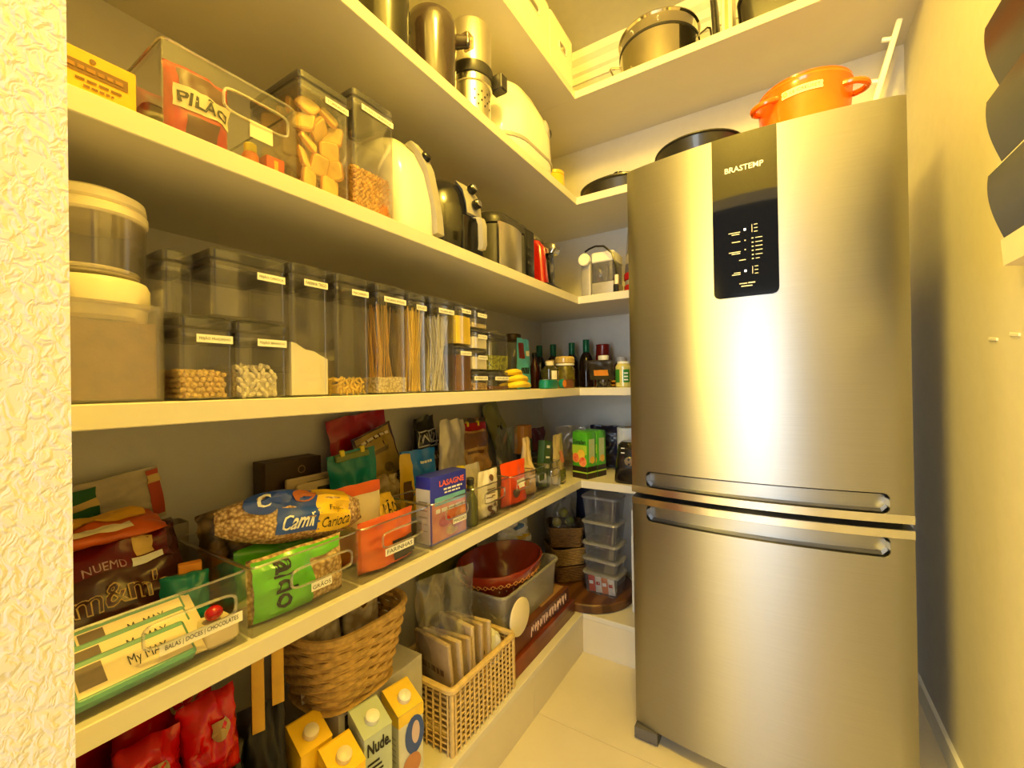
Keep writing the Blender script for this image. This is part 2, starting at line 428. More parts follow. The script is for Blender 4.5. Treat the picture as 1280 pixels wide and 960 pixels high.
for cz, d in ((0.8620, ud), (0.7520, ld)):
    m = MB(); nu = 40; hw, hh, rad = 0.300, 0.0225, 0.013; vs = []
    for i in range(nu+1):
        s_ = -1+2*i/nu; s_ = math.copysign(abs(s_)**0.75, s_); x = hw*s_
        e = hw-abs(x); q = rad-math.sqrt(max(0, rad**2-(rad-min(e, rad))**2)); h = hh-q
        vs.append([(x, arc(x)+0.0335+0.0 if abs(k_) < 0.99 else arc(x)+0.006, cz+h*k_) for k_ in (-1, -0.9, -0.6, 0, 0.6, 0.9, 1)])
    m.add([p for r_ in vs for p in r_], [(i*7+j, (i+1)*7+j, (i+1)*7+j+1, i*7+j+1) for i in range(nu) for j in range(6)])
    m.build('handle_recess', BRUSH, d, angle=40)
TRIM = M('handle_trim', (226, 224, 220), 0.2, 1.0, var=0.02)
for z0, z1, d in ((0.8150, 0.8365, ud), (0.7775, 0.7980, ld)):
    m = MB(); xs = [-W2+0.001+(2*W2-0.002)*i/40 for i in range(41)]
    m.loft([[(x, arc(x)-0.0035, z0), (x, arc(x)-0.0035, z1), (x, arc(x)+0.008, z1), (x, arc(x)+0.008, z0)] for x in xs])
    m.build('handle_bar', TRIM, d)
MB().rbox(0, 1.50-ofy, 2*W2-0.03, 0.05, 0.796, 0.818, 0.003, 0.001).build('gasket', BLACK, fr)
# black panel of glass on the upper door
def FS(u, v):
    x = FX0+u*(FX1-FX0)-ofx
    return (x, arc(x), v*2.0)
PX0, PX1, PZ0, PZ1 = -0.1615, 0.0025, 1.4195, 1.888
m = MB(); vs = []; fs = []
nU, nV = 12, 24
for j in range(nV+1):
    z = PZ0+(PZ1-PZ0)*(j/nV)**1.6
    ins = 0.016-math.sqrt(max(0, 0.016**2-(0.016-(z-PZ0))**2)) if z-PZ0 < 0.016 else 0
    for i in range(nU+1):
        x = PX0+ins+(PX1-PX0-2*ins)*i/nU-ofx
        vs.append((x, arc(x)-0.0025, z))
fs = [(j*(nU+1)+i, j*(nU+1)+i+1, (j+1)*(nU+1)+i+1, (j+1)*(nU+1)+i) for j in range(nV) for i in range(nU)]
n = len(vs); loop = [i for i in range(nU+1)]+[j*(nU+1)+nU for j in range(1, nV+1)]+[nV*(nU+1)+i for i in range(nU-1, -1, -1)]+[j*(nU+1) for j in range(nV-1, 0, -1)]
vs += [(vs[i][0], vs[i][1]+0.004, vs[i][2]) for i in loop]
L = len(loop)
fs += [(loop[k], n+k, n+(k+1) % L, loop[(k+1) % L]) for k in range(L)]
PANEL = M('black_glass', (10, 10, 11), 0.06, var=0.02, coat=0.6)
pn = m.add(vs, fs).build('control_panel', PANEL, ud, label='glossy black glass control panel', angle=50)
LED = M('led', (240, 245, 255), 0.4, emit=3.0)
PRT = M('panel_print', (205, 205, 205), 0.5)
def FU(x): return (x-FX0)/(FX1-FX0)
def FV(z): return z/2.0
txt(pn, 'BRASTEMP', FS, FU(-0.127), FU(-0.030), FV(1.780), FV(1.796), WPRINT, 0.0036, bold=0.015)
def mark(x0, x1, z0, z1, mt=PRT, nm='panel_mark'): patch(pn, FS, FU(x0), FU(x1), FV(z0), FV(z1), mt, nm, off=0.0034)
for z in (1.610, 1.492):
    mark(-0.081, -0.076, z-0.003, z+0.003, LED, 'led'); mark(-0.0615, -0.0600, z-0.011, z+0.011)
    for d in (-0.010, 0, 0.010): mark(-0.056, -0.047, z+d-0.0012, z+d+0.0008)
for x0, x1, z in ((-0.120, -0.090, 1.605), (-0.112, -0.092, 1.5995), (-0.112, -0.090, 1.578), (-0.120, -0.090, 1.549), (-0.113, -0.091, 1.544), (-0.094, -0.077, 1.524), (-0.108, -0.091, 1.489), (-0.113, -0.091, 1.484)):
    mark(x0, x1, z-0.0012, z+0.0012)
for z in (1.582, 1.570, 1.5585, 1.547, 1.535, 1.524):
    mark(-0.062, -0.0575, z-0.0016, z+0.0016); mark(-0.053, -0.036 if z not in (1.524,) else -0.043, z-0.001, z+0.001)
for z in (1.579, 1.5525): mark(-0.080, -0.0765, z-0.0016, z+0.0016)
mark(-0.094, -0.075, 1.4555, 1.4580); mark(-0.072, -0.055, 1.4555, 1.4590); mark(-0.090, -0.062, 1.4475, 1.4505)
FOOT = M('fridge_foot', (92, 90, 88), 0.5)
MB().prism([(-0.335, 0.0), (-0.275, 0.0), (-0.262, 0.02), (-0.262, 0.043), (-0.345, 0.043), (-0.345, 0.012)], -W2+0.002, -W2+0.075, 'x').build('foot', FOOT, fr)
MB().prism([(-0.335, 0.0), (-0.275, 0.0), (-0.262, 0.02), (-0.262, 0.043), (-0.345, 0.043), (-0.345, 0.012)], W2-0.075, W2-0.002, 'x').build('foot', FOOT, fr)
MB().box(-W2+0.08, W2-0.08, -0.285, -0.265, 0.008, 0.043).build('kick_plate', DARK, fr, smooth=False)
MB().box(-W2+0.03, W2-0.03, 0.3, 0.36, 0.0, 0.046).build('foot', FOOT, fr, smooth=False)
FT = 1.8885

# things on top of the refrigerator
t = thing('frying_pan', 'black frying pan with flared rim on top of the refrigerator', 'pan', (-0.235, 1.66, FT))
MB().lathe([(0.0, 0.004), (0.095, 0.0), (0.112, 0.012), (0.144, 0.105), (0.150, 0.108), (0.149, 0.112), (0.143, 0.110), (0.11, 0.017), (0.10, 0.008), (0, 0.008)], seg=48).build('pan_body', M('pan_black', (38, 36, 34), 0.35, var=0.06, coat=0.3), t)
MB().tube([(-0.02, 0.145, 0.104), (-0.02, 0.18, 0.11), (-0.02, 0.30, 0.125)], [0.010, 0.011, 0.013], 8).build('handle', BLACK, t)
OR_ = M('orange_enamel', (242, 116, 22), 0.2, var=0.05, coat=0.3, c2=(230, 88, 14), scale=6)
t = thing('casserole_pot', 'orange enamelled casserole pot with loop handles on the refrigerator', 'pot', (0.075, 1.62, FT), 0.0)
MB().lathe([(0.0, 0.0), (0.09, 0.0), (0.108, 0.012), (0.121, 0.13), (0.122, 0.158), (0.126, 0.168), (0.124, 0.176), (0.118, 0.176), (0.115, 0.165), (0.112, 0.12), (0.10, 0.02), (0, 0.012)], seg=48).build('pot_body', OR_, t)
MB().lathe([(0.0, 0.222), (0.02, 0.221), (0.06, 0.208), (0.1, 0.186), (0.122, 0.178), (0.123, 0.182), (0.1, 0.196), (0.06, 0.217), (0.02, 0.230), (0.0, 0.231)][::-1], seg=48).build('lid', OR_, t)
for s_ in (-1, 1):
    a0 = -0.35 if s_ > 0 else PI+0.62
    c, s2 = math.cos(a0), math.sin(a0)
    pts = []
    for i in range(13):
        a = PI*i/12; rad = 0.112+0.046*math.sin(a); off = 0.040*math.cos(a)
        pts.append((c*rad-s2*off, s2*rad+c*off, 0.138-0.006*math.sin(a)))
    MB().tube(pts, 0.0085, 8).build('handle', OR_, t)
def CS(u, v):
    a = -PI/2-0.50+u*0.86; z = 0.122+v*0.026
    r = 0.1205+0.0008
    return (r*math.cos(a), r*math.sin(a), z)
PLATE = M('pot_plate', (240, 226, 170), 0.4)
patch(t, CS, 0.02, 0.98, 0.08, 0.92, PLATE, 'name_plate', 10, 2, 0.001)
for e in (0.03, 0.97): disc_patch(t, CS, e, 0.5, 0.035, 0.42, PLATE, 'name_plate_end', 0.001)
disc_patch(t, CS, 0.10, 0.5, 0.055, 0.26, M('gold', (190, 150, 40), 0.4), 'name_plate_mark', 0.0016); disc_patch(t, CS, 0.10, 0.5, 0.03, 0.14, PLATE, 'name_plate_mark', 0.002)
txt(t, 'LE CREUSET', CS, 0.22, 0.93, 0.34, 0.68, INK, 0.0018)
# white slatted rack leaning in the corner
t = thing('folding_rack', 'slim white folding rack with pegs leaning by the right wall', 'rack', (0.228, 2.04, 1.8895), (0, math.radians(15), 0))
for y in (-0.05, 0.05):
    MB().rbox(0, y, 0.018, 0.022, 0.004, 0.56, 0.004, 0.002).build('rail', WHITE, t)
for z in (0.12, 0.36, 0.50):
    MB().tube([(0, -0.05, z), (0, 0.05, z)], 0.006, 8).build('rung', WHITE, t)
    MB().tube([(-0.008, -0.05, z), (-0.034, -0.05, z)], 0.008, 8).build('peg', WHITE, t)

# ------------------------------------------------------------------ roll dispenser on the right wall
t = thing('roll_dispenser', 'cream wall dispenser with three dark curved covers for kitchen rolls', 'dispenser', (XR, 0.98, 1.37))
DISP = M('dispenser_body', (238, 226, 196), 0.4, var=0.02)
COVER = M('dispenser_cover', (26, 23, 20), 0.45, var=0.05)
L0, L1 = -0.17, 0.17
MB().box(-0.018, -0.0005, L0, L1, 0.02, 0.51).build('back_plate', DISP, t, smooth=False)
MB().prism([(0, 0.0), (-0.072, 0.012), (-0.075, 0.06), (-0.018, 0.075), (0, 0.075)], L0, L1, 'y').build('lower_tray', DISP, t, smooth=False)
for k in range(3):
    z = 0.063+k*0.138
    prof = [(-0.018, z+0.004), (-0.072, z)]+[(-0.072-0.020*math.sin(PI*0.62*i/10), z+0.128*i/10*0.92) for i in range(1, 11)]+[(-0.055, z+0.126), (-0.018, z+0.126)]
    MB().prism(prof, L0+0.004, L1-0.004, 'y').build('cover', COVER, t, angle=30)
    MB().prism([(-0.018, z+0.122), (-0.062, z+0.119), (-0.078, z+0.123), (-0.078, z+0.134), (-0.018, z+0.140)], L0, L1, 'y').build('cutting_bar', DISP, t, smooth=False)

# ================================================================== builders for pantry goods
SEAL = M('lid_seal', (70, 66, 70), 0.5)
def fill_block(parent, w, d, h, mat, name='contents', slope=0.0, wav=0.006, seed=0, z0=0.004, cx=0, cy=0):
    """a heap of loose food, flat against the walls, with an uneven top"""
    n = 8; m = MB(); top = []
    for j in range(n+1):
        for i in range(n+1):
            x = cx-d/2+d*i/n; y = cy-w/2+w*j/n
            z = h+slope*(0.5-j/n)*2*h*0.5+noise.noise(Vector((x*40, y*40, seed)))*wav
            top.append((x, y, max(z, z0+0.003)))
    m.add(top, [(j*(n+1)+i, j*(n+1)+i+1, (j+1)*(n+1)+i+1, (j+1)*(n+1)+i) for j in range(n) for i in range(n)])
    loop = [i for i in range(n+1)]+[j*(n+1)+n for j in range(1, n+1)]+[n*(n+1)+i for i in range(n-1, -1, -1)]+[j*(n+1) for j in range(n-1, 0, -1)]
    base = len(m.v)
    m.v += [(top[i][0], top[i][1], z0) for i in loop]; L = len(loop)
    m.f += [[base+k, base+(k+1) % L, loop[(k+1) % L], loop[k]] for k in range(L)]
    m.f.append(list(range(base+L-1, base-1, -1)))
    return m.build(name, mat, parent, angle=60)
def fill_beans(parent, w, d, h, r, mat, seed, name='beans', n=None, flat=1.0, z0=0.004, core=True):
    """many small beans packed against the visible walls and on top"""
    rnd = random.Random(seed); m = MB()
    if core: m.rbox(0, 0, d-3*r[0], w-3*r[0], z0, h-r[0]*1.2, 0.004, 0.002)
    a = 2*r[0]*0.92; b = 2*r[2]*0.95
    def put(x, y, z):
        e = Euler((rnd.uniform(-3, 3), rnd.uniform(-3, 3), rnd.uniform(-3, 3))).to_matrix()
        m.ell((x, y, z), tuple(q*rnd.uniform(0.9, 1.1) for q in r), 6, 4, e)
    z = z0+r[2]
    while z < h:
        for y in [(-w/2+r[0])+i*a for i in range(int((w-r[0])/a))]:
            put(d/2-r[0]*1.05-rnd.random()*0.001, y+rnd.uniform(-.3, .3)*r[0]+(r[0] if int(z/b) % 2 else 0)*0.9, z+rnd.uniform(-.25, .25)*r[2])
        for x in [(-d/2+r[0])+i*a for i in range(int((d-2*r[0])/a))]:
            put(x, -w/2+r[0]*1.05, z+rnd.uniform(-.25, .25)*r[2])
        z += b
    for i in range(int((w-r[0])/a)):
        for j in range(int((d-r[0])/a)):
            put(-d/2+r[0]+j*a, -w/2+r[0]+i*a, h+rnd.uniform(-.5, .5)*r[2])
    return m.build(name, mat, parent, kind='stuff')
def fill_strands(parent, w, d, h, mat, seed, n=90, r=0.0011, spread=0.5, name='noodles', fan=1.0):
    rnd = random.Random(seed); m = MB()
    for i in range(n):
        side = rnd.random()
        y0 = rnd.uniform(-1, 1)*w/2*0.9*spread; x0 = rnd.uniform(-0.2, 1)*d/2*0.9
        y1 = max(-w/2*.93, min(w/2*.93, y0*fan+rnd.uniform(-.25, .25)*w)); x1 = max(-d/2*.9, min(d/2*.94, x0+rnd.uniform(-.2, .2)*d))
        ym = (y0+y1)/2*0.8; hh = h*rnd.uniform(0.93, 1.0)
        m.tube([(x0, y0, 0.005), ((x0+x1)/2, ym, hh*0.45), (x1, y1, hh)], r, 4)
    return m.build(name, mat, parent, kind='stuff')

def canister(label, y0, y1, z0, h, d, xf, text=None, lid=0.026, lw=0.6, lz=None, name='food_canister', group='labelled clear food canisters', tint=None, lhh=0.013):
    w = y1-y0
    t = thing(name, label, 'canister', (xf-d/2, (y0+y1)/2, z0), group=group)
    MB().shell(0, 0, d, w, 0, h-lid+0.004, 0.010, 0.0022, 4).build('body', CLEAR, t)
    L = MB(); L.rbox(0, 0, d-0.007, w-0.007, h-lid-0.010, h-lid+0.002, 0.008, 0.001)
    L.rbox(0, 0, d+0.001, w+0.001, h-lid+0.0045, h-0.003, 0.011, 0.003, 4)
    L.rbox(0, 0, d-0.014, w-0.014, h-0.003, h, 0.008, 0.0015, 3)
    L.build('lid', LIDCLR, t)
    MB().loft([[(x, y, z) for x, y in rr(d-q, w-q, 0.009, 3)] for z, q in ((h-lid-0.004, 0.0065), (h-lid+0.003, 0.0065), (h-lid+0.003, 0.0095), (h-lid-0.004, 0.0095))], closed=True).build('seal', SEAL, t)
    if text:
        lz_ = lz if lz is not None else h-lid-0.011
        lw_ = w*lw; S = PL((d/2+0.0002, w*0.47-lw_, lz_-lhh/2), (0, lw_, 0), (0, 0, lhh))
        pb_ = patch(t, S, 0, 1, 0, 1, LABEL, 'label', off=0.0006)
        txt(pb_, text, S, 0.07, 0.93, 0.25, 0.75, INK, 0.0011)
    return t, w, d

def bin_(label, y0, y1, z0, h, d, xf, text=None, mat=None, cat='bin', slot=(0.5, 0.63, 0.30, 0.13), lab=(0.60, 0.30, 0.14, 0.018), tilt=0.0, group='clear acrylic storage bins', name='storage_bin'):
    """open clear bin with a slot handle in the front wall"""
    w = y1-y0; tk = 0.0028
    mat = mat or BINCLR
    t = thing(name, label, cat, (xf-d/2, (y0+y1)/2, z0), group=group)
    m = MB()
    m.box(-d/2, d/2-tk, -w/2, w/2, 0, tk); m.box(-d/2, -d/2+tk, -w/2, w/2, tk, h)
    m.box(-d/2+tk, d/2-tk, -w/2, -w/2+tk, tk, h); m.box(-d/2+tk, d/2-tk, w/2-tk, w/2, tk, h)
    cy, cz, hw, hh = -w/2+w*slot[0], h*slot[1], w*slot[2], h*slot[3]
    ang = sorted([math.atan2(hh*math.copysign(abs(math.sin(q))**0.4, math.sin(q)), hw*math.copysign(abs(math.cos(q))**0.4, math.cos(q))) % (2*PI) for q in [2*PI*(i+0.5)/48 for i in range(48)]]+[math.atan2(a-cz, b-cy) % (2*PI) for a in (0, h) for b in (-w/2, w/2)])
    inn, out = [], []
    for a in ang:
        c, s = math.cos(a), math.sin(a)
        e = 5.0; k = (abs(c/hw)**e+abs(s/hh)**e)**(-1/e); inn.append((cy+k*c, cz+k*s))
        ks = []
        if c > 1e-9: ks.append((w/2-cy)/c)
        if c < -1e-9: ks.append((-w/2-cy)/c)
        if s > 1e-9: ks.append((h-cz)/s)
        if s < -1e-9: ks.append((-cz)/s)
        k = min(q for q in ks if q > 0); out.append((cy+k*c, cz+k*s))
    m.loft([[(d/2, a, b) for a, b in out], [(d/2, a, b) for a, b in inn], [(d/2-tk, a, b) for a, b in inn], [(d/2-tk, a, b) for a, b in out]], closed=True)
    inn = [p for i, p in enumerate(inn) if i == 0 or math.hypot(p[0]-inn[i-1][0], p[1]-inn[i-1][1]) > 1e-5]
    m.build('bin_body', mat, t, smooth=False)
    MB().tube([(d/2+0.001, a, b) for a, b in inn], 0.0026, 5, closed=True).build('handle', EDGE if mat is BINCLR else mat, t)
    MB().tube([(x, y, h) for x, y in rr(d, w, 0.012, 3)], 0.0022, 5, closed=True).build('rim', EDGE if mat is BINCLR else mat, t)
    if text:
        lw_, lh_ = lab[2], lab[3]; c0 = Vector((d/2+0.0004, -w/2+w*lab[0], h*lab[1]))
        r_ = Vector((0, math.cos(tilt), math.sin(tilt))); u_ = Vector((0, -math.sin(tilt), math.cos(tilt)))
        S = PL(c0-r_*lw_/2-u_*lh_/2, r_*lw_, u_*lh_)
        q = patch(t, S, 0, 1, 0, 1, LABEL, 'label', off=0.0008); txt(q, text, S, 0.06, 0.94, 0.22, 0.78, INK, 0.0014)
    return t

def bag(name, label, cat, loc, rot, w, h, tk, mat, style='pillow', wr=0.006, seed=0, group=None, nu=16, nv=20, body='bag_body', topw=1.0, blabel=None):
    """flexible packet: front faces local +x, width along y, height along z, wrinkled and closed"""
    t = thing(name, label, cat, loc, rot, group)
    def prof(u, v):
        a = max(0.0, 4*u*(1-u))**0.42
        if style == 'pillow': b = max(0.0, 4*v*(1-v))**0.40
        elif style == 'roll': b = max(0.0, 4*v*(1-v))**0.5
        elif style == 'crimp':
            q = min(max((v-0.09)/0.82, 0), 1); b = max(0.0, 4*q*(1-q))**0.45
        else:
            b = min(1, (v/0.05))**0.5*(1-max(0, v-0.12)/0.88)**0.75 if v < 0.93 else (1-0.81/0.88)**0.75*(1-v)/0.07
        return a*b
    def P(u, v, s):
        e = prof(u, v); k = 1+(topw-1)*v
        y = (u-0.5)*w*k*(1-0.07*e); z = v*h
        if style == 'roll': z = h*(0.5+(v-0.5)*(0.38+0.62*(1-abs(2*u-1)**3.0)))
        n1 = noise.noise(Vector((u*4+seed*7.3, v*5, 1.7))); n2 = noise.noise(Vector((u*7+seed*3.1, v*8, 5.1+s*3)))
        edge = 0.35+0.65*v
        return Vector((s*tk/2*e*(1+0.25*n1)+n1*wr*1.3*edge+s*n2*wr*1.1*min(1, e*1.5), y+n2*wr*0.7*edge, z+n1*wr*1.0*edge if style != 'stand' or v > 0.15 else z))
    m = MB(); F = {}
    for s in (1, -1):
        for j in range(nv+1):
            for i in range(nu+1):
                if s < 0 and (i in (0, nu) or j in (0, nv)): F[(s, i, j)] = F[(1, i, j)]; continue
                F[(s, i, j)] = len(m.v); m.v.append(tuple(P(i/nu, j/nv, s)))
    for j in range(nv):
        for i in range(nu):
            m.f.append([F[(1, i, j)], F[(1, i+1, j)], F[(1, i+1, j+1)], F[(1, i, j+1)]])
            m.f.append([F[(-1, i, j)], F[(-1, i, j+1)], F[(-1, i+1, j+1)], F[(-1, i+1, j)]])
    m.f = [f for f in m.f if len(set(f)) == len(f)]
    m.build(body, mat, t, angle=70, label=blabel)
    return t, (lambda u, v: P(min(max(u, 0), 1), min(max(v, 0), 1), 1))

def boxpack(name, label, cat, loc, rotz, dx, dy, dz, mat, group=None, rot=None, body='box_body', r=0.002):
    """printed carton: front face local +x"""
    t = thing(name, label, cat, loc, rot if rot else (0, 0, rotz), group)
    MB().rbox(0, 0, dx, dy, 0, dz, r, 0.0012, 2).build(body, mat, t)
    return t, PL((dx/2, -dy/2, 0), (0, dy, 0), (0, 0, dz)), PL((-dx/2, -dy/2, 0), (dx, 0, 0), (0, 0, dz))

def bottle(name, label, loc, prof, mat, capprof, capmat, cat='bottle', group=None, seg=20, body='bottle_body', cap='cap'):
    t = thing(name, label, cat, loc, group=group)
    MB().lathe(prof, seg=seg).build(body, mat, t)
    if capprof: MB().lathe(capprof, seg=seg).build(cap, capmat, t)
    return t
def cyl(r, z0, z1, b=0.002): return [(0, z0), (r-b, z0), (r, z0+b), (r, z1-b), (r-b, z1), (0, z1)]
def CYLS(r, a0, a1, z0, z1): return lambda u, v: (r*math.cos(a0+(a1-a0)*u), r*math.sin(a0+(a1-a0)*u), z0+(z1-z0)*v)

BEAN1 = M('chickpea', (240, 204, 128), 0.55, var=0.15, scale=60)
BEAN2 = M('white_bean', (248, 238, 212), 0.5, var=0.08, scale=60)
FLOUR = M('flour', (246, 238, 214), 0.95, var=0.02, bump=0.2, bscale=60)
BROWN_SUGAR = M('brown_sugar', (176, 136, 84), 0.9, var=0.12, scale=50, bump=0.3, bscale=200)
PASTA = M('pasta', (252, 216, 104), 0.55, var=0.1)
NOODLE = M('rice_noodle', (242, 238, 230), 0.45, var=0.06)
RICE = M('rice', (240, 226, 190), 0.7, vor=160, c2=(190, 170, 130), bump=0.5)
CORN = M('cornmeal', (255, 224, 64), 0.9, var=0.05, bump=0.2, bscale=150)
COFFEE = M('ground_brown', (130, 86, 44), 0.9, var=0.12, bump=0.2, bscale=150)
LENTIL = M('green_lentil', (196, 200, 70), 0.7, vor=130, c2=(110, 112, 36), bump=0.6)
OAT = M('oats', (214, 186, 138), 0.8, vor=120, c2=(150, 118, 76), bump=0.7)

# ================================================================== shelf of canisters
ZB = zB
# tall square canister with round lid at the doorway, and the round one stacked on it
t = thing('lidded_canister', 'square clear canister of brown sugar with a wide cream round lid', 'canister', (-0.885, 0.209, ZB))
MB().shell(0, 0, 0.165, 0.138, 0, 0.145, 0.02, 0.003, 4).build('body', CLOUDY, t)
MB().lathe([(0.0, 0.140), (0.070, 0.140), (0.074, 0.146), (0.074, 0.172), (0.070, 0.181), (0.055, 0.1835), (0.0, 0.1835)], seg=40, sx=1.12, sy=0.93).build('lid', CREAM, t)
MB().lathe([(0.066, 0.120), (0.070, 0.126), (0.070, 0.142), (0.062, 0.142)], seg=40, sx=1.12, sy=0.93).build('lid_collar', CREAM, t)
fill_block(t, 0.112, 0.150, 0.118, BROWN_SUGAR, 'sugar', 0.0, 0.004, 3)
S = CYLS(0.0742*1.06, -0.1, 0.55, 0.150, 0.163); patch(t, S, 0.1, 0.6, 0, 1, LABEL, 'label', 6, 1); txt(t, 'AVEIA', S, 0.17, 0.53, 0.25, 0.75, INK)
t = thing('round_canister', 'empty round clear canister with cream lid stacked on the square canister', 'canister', (-0.885, 0.209, ZB+0.1845))
MB().lathe([(0.0, 0.0), (0.064, 0.0), (0.068, 0.006), (0.069, 0.092), (0.0665, 0.092), (0.065, 0.008), (0.0, 0.004)], seg=40, sx=1.08, sy=0.95).build('body', clear('cloudy_round', (0.95, 0.94, 0.94), 0.05, 0.12, haze=0.06, hazecol=(0.6, 0.56, 0.56)), t)
MB().lathe([(0.0, 0.088), (0.068, 0.088), (0.0715, 0.092), (0.0715, 0.102), (0.067, 0.106), (0.070, 0.110), (0.068, 0.122), (0.055, 0.129), (0.0, 0.131)], seg=40, sx=1.08, sy=0.95).build('lid', CREAM, t)
MB().lathe(cyl(0.058, 0.006, 0.016), seg=30).build('contents', FLOUR, t)

G = 'labelled clear food canisters'
t, w, d = canister('square clear canister of chickpeas below an empty small canister', 0.2855, 0.364, ZB, 0.137, 0.15, -0.785, 'FEIJÃO FRADINHO', lw=0.68)
fill_beans(t, w-0.006, d-0.006, 0.046, (0.0048, 0.0048, 0.0044), BEAN1, 1, 'chickpeas')
canister('small empty clear canister tucked behind the taller empty one', 0.276, 0.322, ZB+0.1375, 0.108, 0.10, -0.82)
t, w, d = canister('square clear canister of white beans below a wide empty canister', 0.3665, 0.4575, ZB, 0.137, 0.15, -0.785, 'FEIJÃO BRANCO', lw=0.58)
fill_beans(t, w-0.006, d-0.006, 0.056, (0.0072, 0.0042, 0.0042), BEAN2, 2, 'white_beans')
canister('wide empty clear canister stacked on the white beans canister', 0.331, 0.4575, ZB+0.1375, 0.118, 0.15, -0.785, 'FEIJÃO CARIOCA', lw=0.40)
t, w, d = canister('tall clear canister half full of white flour', 0.4625, 0.5455, ZB, 0.262, 0.15, -0.785, 'FARINHA TRIGO', lw=0.62)
fill_block(t, w-0.006, d-0.006, 0.092, FLOUR, 'flour', 0.35, 0.008, 4)
t, w, d = canister('tall clear canister with a layer of short yellow pasta', 0.5600, 0.6485, ZB, 0.262, 0.15, -0.785, 'MACARRÃO', lw=0.5)
fill_beans(t, w-0.006, d-0.006, 0.034, (0.0080, 0.0028, 0.0028), PASTA, 5, 'short_pasta')
t, w, d = canister('tall clear canister of rice with a brown packet standing inside', 0.6690, 0.7630, ZB, 0.262, 0.15, -0.785, 'MACARRÃO INTEGRAL', lw=0.74)
fill_block(t, w-0.006, d-0.006, 0.040, RICE, 'rice', 0.0, 0.004, 6)
fill_strands(t, w-0.02, d-0.02, 0.222, M('wholewheat_pasta', (226, 180, 100), 0.6), 16, 34, 0.0012, 0.9, 'wholewheat_noodles', 1.0)
t, w, d = canister('tall narrow clear canister of yellow spaghetti', 0.7680, 0.8350, ZB, 0.258, 0.15, -0.785, 'ESPAGUETE', lw=0.55)
fill_strands(t, w-0.008, d-0.01, 0.222, PASTA, 7, 150, 0.0012, 0.75, 'spaghetti', 1.15)
t, w, d = canister('tall clear canister of white rice noodles beside spaghetti', 0.8500, 0.9480, ZB, 0.262, 0.15, -0.785, 'MACARRÃO ARROZ', lw=0.66)
fill_strands(t, w-0.008, d-0.01, 0.215, NOODLE, 8, 110, 0.0010, 1.0, 'rice_noodles', -0.4)
def small(label, y0, y1, z, h, text, mat, hc, seed, lw=0.62):
    t, w, d = canister(label, y0, y1, z, h, 0.13, -0.785, text, lid=0.016, lw=lw, lhh=0.012, lz=h-0.024)
    if mat: fill_block(t, w-0.006, d-0.006, hc, mat, 'contents', 0.0, 0.003, seed)
small('clear canister of brown ground spice under the cornmeal canister', 0.9530, 1.0250, ZB, 0.137, 'CACAU EM PÓ', COFFEE, 0.108, 11, 0.72)
small('clear canister of bright yellow cornmeal', 0.9530, 1.0250, ZB+0.1375, 0.124, 'FUBÁ', CORN, 0.085, 12, 0.6)
small('lowest small canister in the stack of four, holding chopped nuts', 1.0300, 1.1080, ZB, 0.064, 'AMENDOIM', OAT, 0.026, 13, 0.9)
small('second small canister from the bottom of the stack of four', 1.0300, 1.1080, ZB+0.0645, 0.064, 'AMIDO', FLOUR, 0.042, 14)
small('third small canister from the bottom of the stack of four', 1.0300, 1.1080, ZB+0.129, 0.064, 'POLVILHO', FLOUR, 0.038, 15)
small('topmost small canister in the stack of four', 1.0300, 1.1080, ZB+0.1935, 0.066, 'LINHAÇA', RICE, 0.016, 16)
small('flat clear canister under the lentil canister', 1.1240, 1.2320, ZB, 0.064, 'GERGELIM', COFFEE, 0.014, 17, 0.75)
small('clear canister of green split peas', 1.1240, 1.2320, ZB+0.0645, 0.130, None, LENTIL, 0.052, 18)

# jars, bottles and packets beyond the canisters
BLUE = M('light_blue_foil', (96, 196, 250), 0.35, var=0.08)
t, S = bag('snack_bag', 'light blue standing packet behind the yellow bananas', 'packet', (-0.93, 1.575, ZB), (0, 0, 0.05), 0.115, 0.215, 0.04, BLUE, 'stand', 0.003, 1)
patch(t, S, 0.55, 0.85, 0.66, 0.76, LABEL, 'label', 4, 2, 0.002); words(t, S, 0.12, 0.62, 0.30, 0.12, INK, 3, 0.002)
patch(t, S, 0.05, 0.42, 0.60, 0.90, M('maroon_print', (120, 40, 36), 0.5), 'print', 6, 4, 0.0015)
GLS_LID = M('bronze_lid', (104, 84, 52), 0.35, 0.7)
bottle('tall_jar', 'tall glass jar with dark bronze lid behind the light blue packet', (-1.06, 1.70, ZB), [(0, 0), (0.04, 0), (0.043, 0.005), (0.043, 0.19), (0.03, 0.21), (0.028, 0.225), (0.026, 0.225), (0.028, 0.20), (0.04, 0.185), (0.04, 0.006), (0, 0.004)], GLASS, [(0, 0.222), (0.038, 0.222), (0.04, 0.226), (0.04, 0.252), (0.036, 0.256), (0, 0.256)], GLS_LID, 'jar', body='jar_body', cap='lid')
bottle('tall_jar', 'tall glass jar with flat silver lid behind the split pea canister', (-1.02, 1.44, ZB), [(0, 0), (0.04, 0), (0.043, 0.005), (0.043, 0.19), (0.03, 0.21), (0.028, 0.225), (0.026, 0.225), (0.028, 0.20), (0.04, 0.185), (0.04, 0.006), (0, 0.004)], GLASS, [(0, 0.222), (0.044, 0.222), (0.046, 0.226), (0.046, 0.236), (0.042, 0.240), (0, 0.240)], STEEL, 'jar', body='jar_body', cap='lid')
